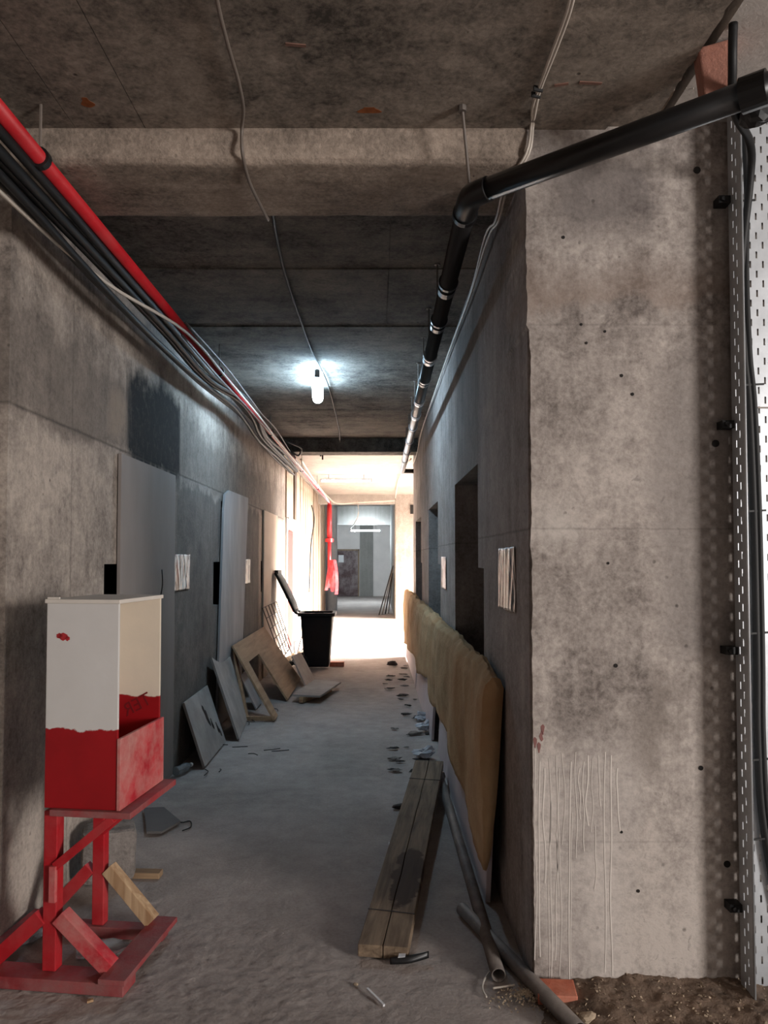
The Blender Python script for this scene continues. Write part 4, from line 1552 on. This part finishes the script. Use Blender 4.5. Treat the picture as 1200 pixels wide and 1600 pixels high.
ysamp = [0.6, 1.6, 2.67, 3.6, 4.6, 5.78, 6.8, 7.6, 8.6, 10.2, 12.0]
black = [(-0.034, -0.032, 0.019), (-0.066, -0.050, 0.020), (-0.098, -0.050, 0.018), (-0.130, -0.076, 0.018), (-0.158, -0.062, 0.014), (-0.104, -0.100, 0.015)]
names = ['thick black cable tucked directly under the red pipe', 'heaviest black cable in the bundle below the red pipe', 'black cable in the middle of the left bundle',
         'black cable on the wall side of the left bundle', 'outermost black cable of the left bundle near the wall', 'lowest black cable hanging under the left bundle']
for i, (dx, dz, r) in enumerate(black):
    pts = []
    for j, y in enumerate(ysamp):
        s_ = noise.noise(Vector((i * 5.3, y * 0.55, 0)))
        lift = 0.05 if 6 < y < 7.9 else 0
        sag = -0.035 * math.sin(math.pi * min(1, max(0, (y - 2.67) / 3.1))) if y < 5.8 and i > 2 else 0
        wd_ = 0.008 if y < 5 else 0.03
        pts.append((XB + dx + wd_ * s_ + (0.06 * lift / 0.05 if i < 3 else 0), y, min(ZRP + dz + 0.6 * wd_ * s_ + sag + lift, 3.02)))
    cable(pts, r, 'cable_black', names[i], GR)
for i, (dx, dz, r, m_, lab) in enumerate(((-0.155, -0.115, 0.009, 'cable_white', 'white cable weaving along the left bundle near the wall'),
                                          (0.03, -0.055, 0.008, 'cable_grey', 'grey cable wound around the red pipe'),
                                          (0.045, 0.020, 0.007, 'cable_grey', 'thin grey cable above the red pipe'))):
    pts = []
    for j, y in enumerate([q for q in ysamp + [14.0, 16.5, 18.5] if i == 0 or q > 4]):
        s_ = noise.noise(Vector((i * 7.7 + 2, y * 0.7, 1)))
        if i == 0:
            k = min(1, max(0, (y - 2.9) / 1.9))
            x, z = dx + (0.21) * k, dz + 0.07 * k
        else:
            x, z = dx, dz
        pts.append((XB + x + 0.03 * s_, y, min(ZRP + z + 0.025 * s_, 3.02)))
    cable(pts, r, m_, lab, GR)
# cable ends looping off at the corridor end
pts = [at_y(448, 690, 10.0), at_y(470, 700, 10.2), at_y(466, 712, 10.3), at_y(455, 706, 10.2), at_y(462, 716, 10.3)]
cable(pts, 0.012, 'cable_grey', 'looped grey cable end at the corridor end beam')
# white cable from bundle to far beam
pts = [at_y(470, 718, 12.5), at_y(492, 752, 15.5), at_y(512, 776, 19.0), at_y(528, 787, 19.6), at_y(560, 785, 19.8), at_y(588, 784, 19.85), at_y(617, 782, 19.9)]
cable(pts, 0.016, 'cable_white', 'white cable drooping across the beam at the lobby end')
cable([at_y(618, 778, 19.7), at_z(620, 763, ZF - 0.04), at_z(624, 748, ZF - 0.04), Vector((0.54, 11.9, 3.10)), ], 0.014, 'cable_white', 'white cable slanting over the lobby ceiling at right')
# dark cables hanging on the clad wall
cable([at_x(487, 790, -1.47), at_x(491, 812, -1.47), at_x(486, 850, -1.46), at_x(484, 900, -1.46), at_x(483, 925, -1.46)], 0.014, 'cable_black', 'dark cable hanging loose on the board-clad wall')

# ceiling cable with droop over the beam
pts = [at_z(333, -40, 3.14), at_z(341, 10, 3.145), at_z(356, 70, 3.145), at_z(372, 125, 3.145), at_z(380, 168, 3.14), at_y(378, 200, 2.79), at_y(379, 240, 2.80), at_y(390, 285, 2.95), Vector((-0.475, 3.20, 3.015)), Vector((-0.47, 3.29, 3.022))]
cable(pts, 0.0065, 'cable_brown', 'thin grey-brown cable hanging down over the foreground beam')
pts = [Vector((-0.46, 3.32, 3.10)), at_z(432, 370, ZM - 0.022), at_z(446, 430, ZM - 0.022), at_z(466, 490, ZM - 0.022), at_z(486, 545, ZM - 0.02), at_z(510, 595, ZM - 0.03), at_z(517, 618, ZM - 0.015), at_z(525, 650, ZM - 0.022), at_z(530, 675, ZM - 0.022), at_y(531, 690, 10.36)]
cable(pts, 0.009, 'cable_black', 'black lamp cable clipped along the dark corridor ceiling')
# right white pair
for i in range(2):
    d = i * 0.012
    pts = [at_z(902 - 5 * i, -30, 3.145), at_z(890 - 5 * i, 20, 3.15), at_z(868 - 5 * i, 80, 3.15), at_z(846 - 3 * i, 135, 3.15), at_z(838 - 5 * i, 165, 3.145), at_y(833 - 3 * i, 195, 2.80), at_y(826 - 4 * i, 240, 2.81),
           Vector((0.515 - d, 2.95, 3.005)), Vector((0.525 - d, 3.25, 3.0)), Vector((0.53 - d, 3.6, 3.07 + d)), Vector((0.54, 4.4, 3.06 + d)), Vector((0.545, 5.6, 3.09 + d)), Vector((0.545, 7.4, 3.10 - d)), Vector((0.545, 9.2, 3.08 + d)), Vector((0.545, 10.3, 2.96)), Vector((0.545, 11.5, 2.95))]
    cable(pts, 0.0055, 'cable_white', ['right-hand strand of the white cable pair over the beam and right wall', 'left-hand strand of the white cable pair over the beam and right wall'][i], 'white cable pair', sm=5)
mb = MB()
q = at_z(842, 138, 3.15)
for k in (0, 1):
    mb.bar((q.x - 0.02, q.y - 0.01 + 0.035 * k, 3.145), (q.x + 0.012, q.y + 0.035 * k, 3.145), 0.006, 0.018)
tag(mb.build('cable_clip', 'cable_black'), 'pair of small black clips holding the white cables', 'clip')

# ================================================================== CEILING LAMPS


def batten(name, loc, rz, L, m, label, w=0.06, hang=0.05, rad=0.019):
    root = empty(name, loc, rz)
    tag(root, label, 'lamp')
    MB().box((-w * 0.45, -L / 2, 0.012), (w * 0.45, L / 2, 0.04)).build('housing', 'lamp_body', root, bevel=0.003)
    MB().tube([(0, -L / 2 + 0.02, -0.006), (0, L / 2 - 0.02, -0.006)], rad, 12).build('lamp_tube', m, root, smooth=True)
    for s_ in (-1, 1):
        MB().box((-0.022, s_ * L / 2 - 0.02, -0.03), (0.022, s_ * L / 2 + 0.02, 0.03)).build('end_cap', 'lamp_body', root, bevel=0.003)
        MB().tube([(0, s_ * L * 0.35, 0.04), (0, s_ * L * 0.35, 0.04 + hang)], 0.006, 6).build('hanger', 'rod', root)
    return root


batten('ceiling_lamp', (-0.52, 6.75, ZM - 0.11), D2R(4), 0.95, 'lamp_cool', 'glowing cool white tube lamp on the dark corridor ceiling', hang=0.068, rad=0.050, w=0.035)
batten('ceiling_lamp', (-0.60, 15.2, ZF - 0.12), D2R(90), 1.0, 'lamp_far', 'tube lamp on the bright lobby ceiling beyond the corridor', hang=0.078)
q = at_y(571, 829, 27.2)
batten('ceiling_lamp', (q.x, 27.2, q.z), D2R(90), 1.05, 'lamp_end', 'bright tube lamp hung in the end room', hang=3.45 - q.z - 0.041)
q = at_y(559, 783, 19.9)
tag(MB().tube([q, q + Vector((0, 0.05, -0.4)), at_y(548, 826, 27.0)], 0.012, 6, smooth=4).build('cable', 'cable_white', smooth=True), 'thin white cable dropping to the end room lamp', 'cable')

# far planks leaning at the opening
for k in range(4):
    xb = 0.06 + 0.09 * k
    o = MB().prism([Vector((xb, 21.2 + 0.22 * k, 0)), Vector((xb + 0.03, 21.2 + 0.22 * k, 0)), Vector((0.475, 21.2 + 0.22 * k, 1.35 - 0.1 * k)), Vector((0.445, 21.2 + 0.22 * k, 1.35 - 0.1 * k))], (0, 0.18, 0)).build('leaning_plank', 'grey_board' if k % 2 else 'dark_litter')
    tag(o, ['frontmost dark', 'second', 'third', 'rearmost'][k] + ' plank leaning in the end room opening by the lobby wall', 'plank', 'planks leaning in the end room opening')
# red tape bunch on red drop pipe
tp = empty('barrier_tape', (-1.19, 19.37, 1.0))
tag(tp, 'bunch of red and white barrier tape hung on the red pipe', 'tape')
for k in range(7):
    x0 = 0.02 + 0.045 * (k - 2)
    L_ = random.uniform(0.5, 1.0)
    zz = 0.52
    pts = [(x0 * 0.3 + 0.08, -0.02 * k, zz), (x0 + 0.04, -0.05 - 0.02 * k, zz - L_ * 0.5), (x0 + 0.03 * math.sin(k), -0.03 * k, zz - L_)]
    mb = MB()
    n = 8

    def rib(u, v, pts=pts, k=k):
        a, b_, c = [Vector(p) for p in pts]
        p = a * (1 - v) ** 2 + b_ * 2 * v * (1 - v) + c * v * v
        return p + Vector(((u - 0.5) * 0.075, 0.02 * math.sin(v * 9 + k) + 0.02 * (u - 0.5), 0))
    mb.grid(3, 10, rib)
    o = mb.build('tape_strip', 'tape', tp)
    o.modifiers.new('s', 'SOLIDIFY').thickness = 0.004

# ================================================================== CABLE TRAY ON THE PIER
tr = empty('cable_tray', (1.305, 2.80, 0.0))
tag(tr, 'tall perforated galvanised cable tray standing at the pier', 'cable tray')
TZ = 3.26
TW = 0.42
FD = 0.095


def slotted(u0, u1, cols, z0, z1, pitch, sl, sw, place):
    """plate strip in (u, z) with slots; place(u,z)->corner pairs"""
    mb = MB()
    edges = [u0]
    for c in cols:
        edges += [c - sw / 2, c + sw / 2]
    edges.append(u1)
    for i in range(0, len(edges) - 1):
        a, b_ = edges[i], edges[i + 1]
        if i % 2 == 0:
            mb.box(*place(a, b_, z0, z1))
        else:
            k = i // 2
            z = z0
            first = z0 + 0.03 + (pitch / 2 if k % 2 else 0)
            while first < z1 - sl - 0.005:
                mb.box(*place(a, b_, z, first))
                z = first + sl
                first += pitch
            mb.box(*place(a, b_, z, z1))
    return mb


th = 0.0015
cols = [0.028 + 0.0235 * k for k in range(16)]
mb = slotted(0.0, TW, cols, 0.0, TZ, 0.072, 0.026, 0.0065, lambda a, b_, z0, z1: ((a, -th, z0), (b_, 0, z1)))
mb.build('tray_base', 'galv', tr)
mb = slotted(0.0, FD, [0.035, 0.062], 0.0, TZ, 0.062, 0.026, 0.0065, lambda a, b_, z0, z1: ((-th, -b_, z0), (0, -a, z1)))
mb.build('tray_flange', 'galv', tr)
MB().tube([(0.002, -FD, 0.0), (0.002, -FD, TZ)], 0.0045, 8).build('tray_lip', 'galv', tr, smooth=True)
MB().box((TW - th, -FD, 0), (TW, 0, TZ)).build('tray_flange', 'galv', tr)
for py in (315, 664, 1016, 1416):
    q = at_y(1135, py, 2.8)
    mb = MB().box((-0.045, -0.02, -0.014), (0.0, 0.028, 0.014))
    mb.tube([(-0.03, -0.028, 0), (-0.03, -0.018, 0)], 0.008, 8)
    mb.build('bracket', 'cable_black', tr, loc=(0, 0, q.z))
# seam plate
MB().box((0.004, -th * 2 - 0.001, 2.10), (TW - 0.004, -th, 2.106)).build('joint_seam', 'rod', tr)
# cables inside the tray
tw = [(1.335, 3.2), (1.345, 2.9), (1.338, 2.6), (1.345, 2.3), (1.36, 2.1), (1.37, 1.7), (1.372, 1.2), (1.37, 0.9), (1.385, 0.6), (1.45, 0.25), (1.55, 0.05)]
for i, dx in enumerate((0.0, 0.016)):
    pts = [(x + dx, 2.782 - 0.006 * i, z) for x, z in tw]
    if i == 0:
        pts = [Vector((1.095, 2.30, 3.19)), Vector((1.10, 2.32, 3.08)), Vector((1.16, 2.44, 3.0)), Vector((1.30, 2.62, 2.99)), Vector((1.345, 2.72, 2.9))] + pts[2:]
    cable(pts, 0.0135 if i == 0 else 0.010, 'cable_black', ['thick black cable going up the tray into the ceiling hole', 'slimmer black cable tied in the perforated tray'][i], 'cables in the perforated tray', seg=12)
for z in (2.86, 2.18, 1.72, 1.28, 0.83, 0.55):
    x = 1.345 if z > 2.3 else 1.365
    MB().bar((x - 0.035 - 1.305, -0.03, z), (x + 0.045 - 1.305, -0.026, z + 0.005), 0.004, 0.007).build('cable_tie', 'cable_black', tr)

# brick wedged at the slab edge, black blob beside
q = at_y(1122, 106, 2.40)
bk = MB().box((-0.052, -0.03, -0.075), (0.05, 0.06, 0.075)).build('brick', 'brick_edge', bevel=0.006, loc=(q.x, q.y + 0.01, q.z - 0.005))
bk.rotation_euler = (D2R(10), D2R(-8), D2R(-14))
tag(bk, 'reddish hollow brick wedged at the broken ceiling edge', 'brick')
o = lump('foil_bag', 'black_plastic', (1.23, 2.42, 2.93), (0.12, 0.10, 0.13), 0.3, 31, 3, 0.4, boxy=False)
tag(o, 'crumpled black wrapping under the pipe end at the tray', 'wrapping')
for i, (a, b_) in enumerate((((1075, 112), (1083, 140)), ((1070, 118), (1072, 138)))):
    p0, p1 = at_y(*a, 2.62), at_y(*b_, 2.62)
    cable([p0, p0.lerp(p1, 0.5) + Vector((0.01, 0, 0)), p1], 0.0015, 'cable_white', ['longer thin wire tail at the broken ceiling edge', 'shorter thin wire tail at the broken ceiling edge'][i], name='wire_tail', cat='wire')
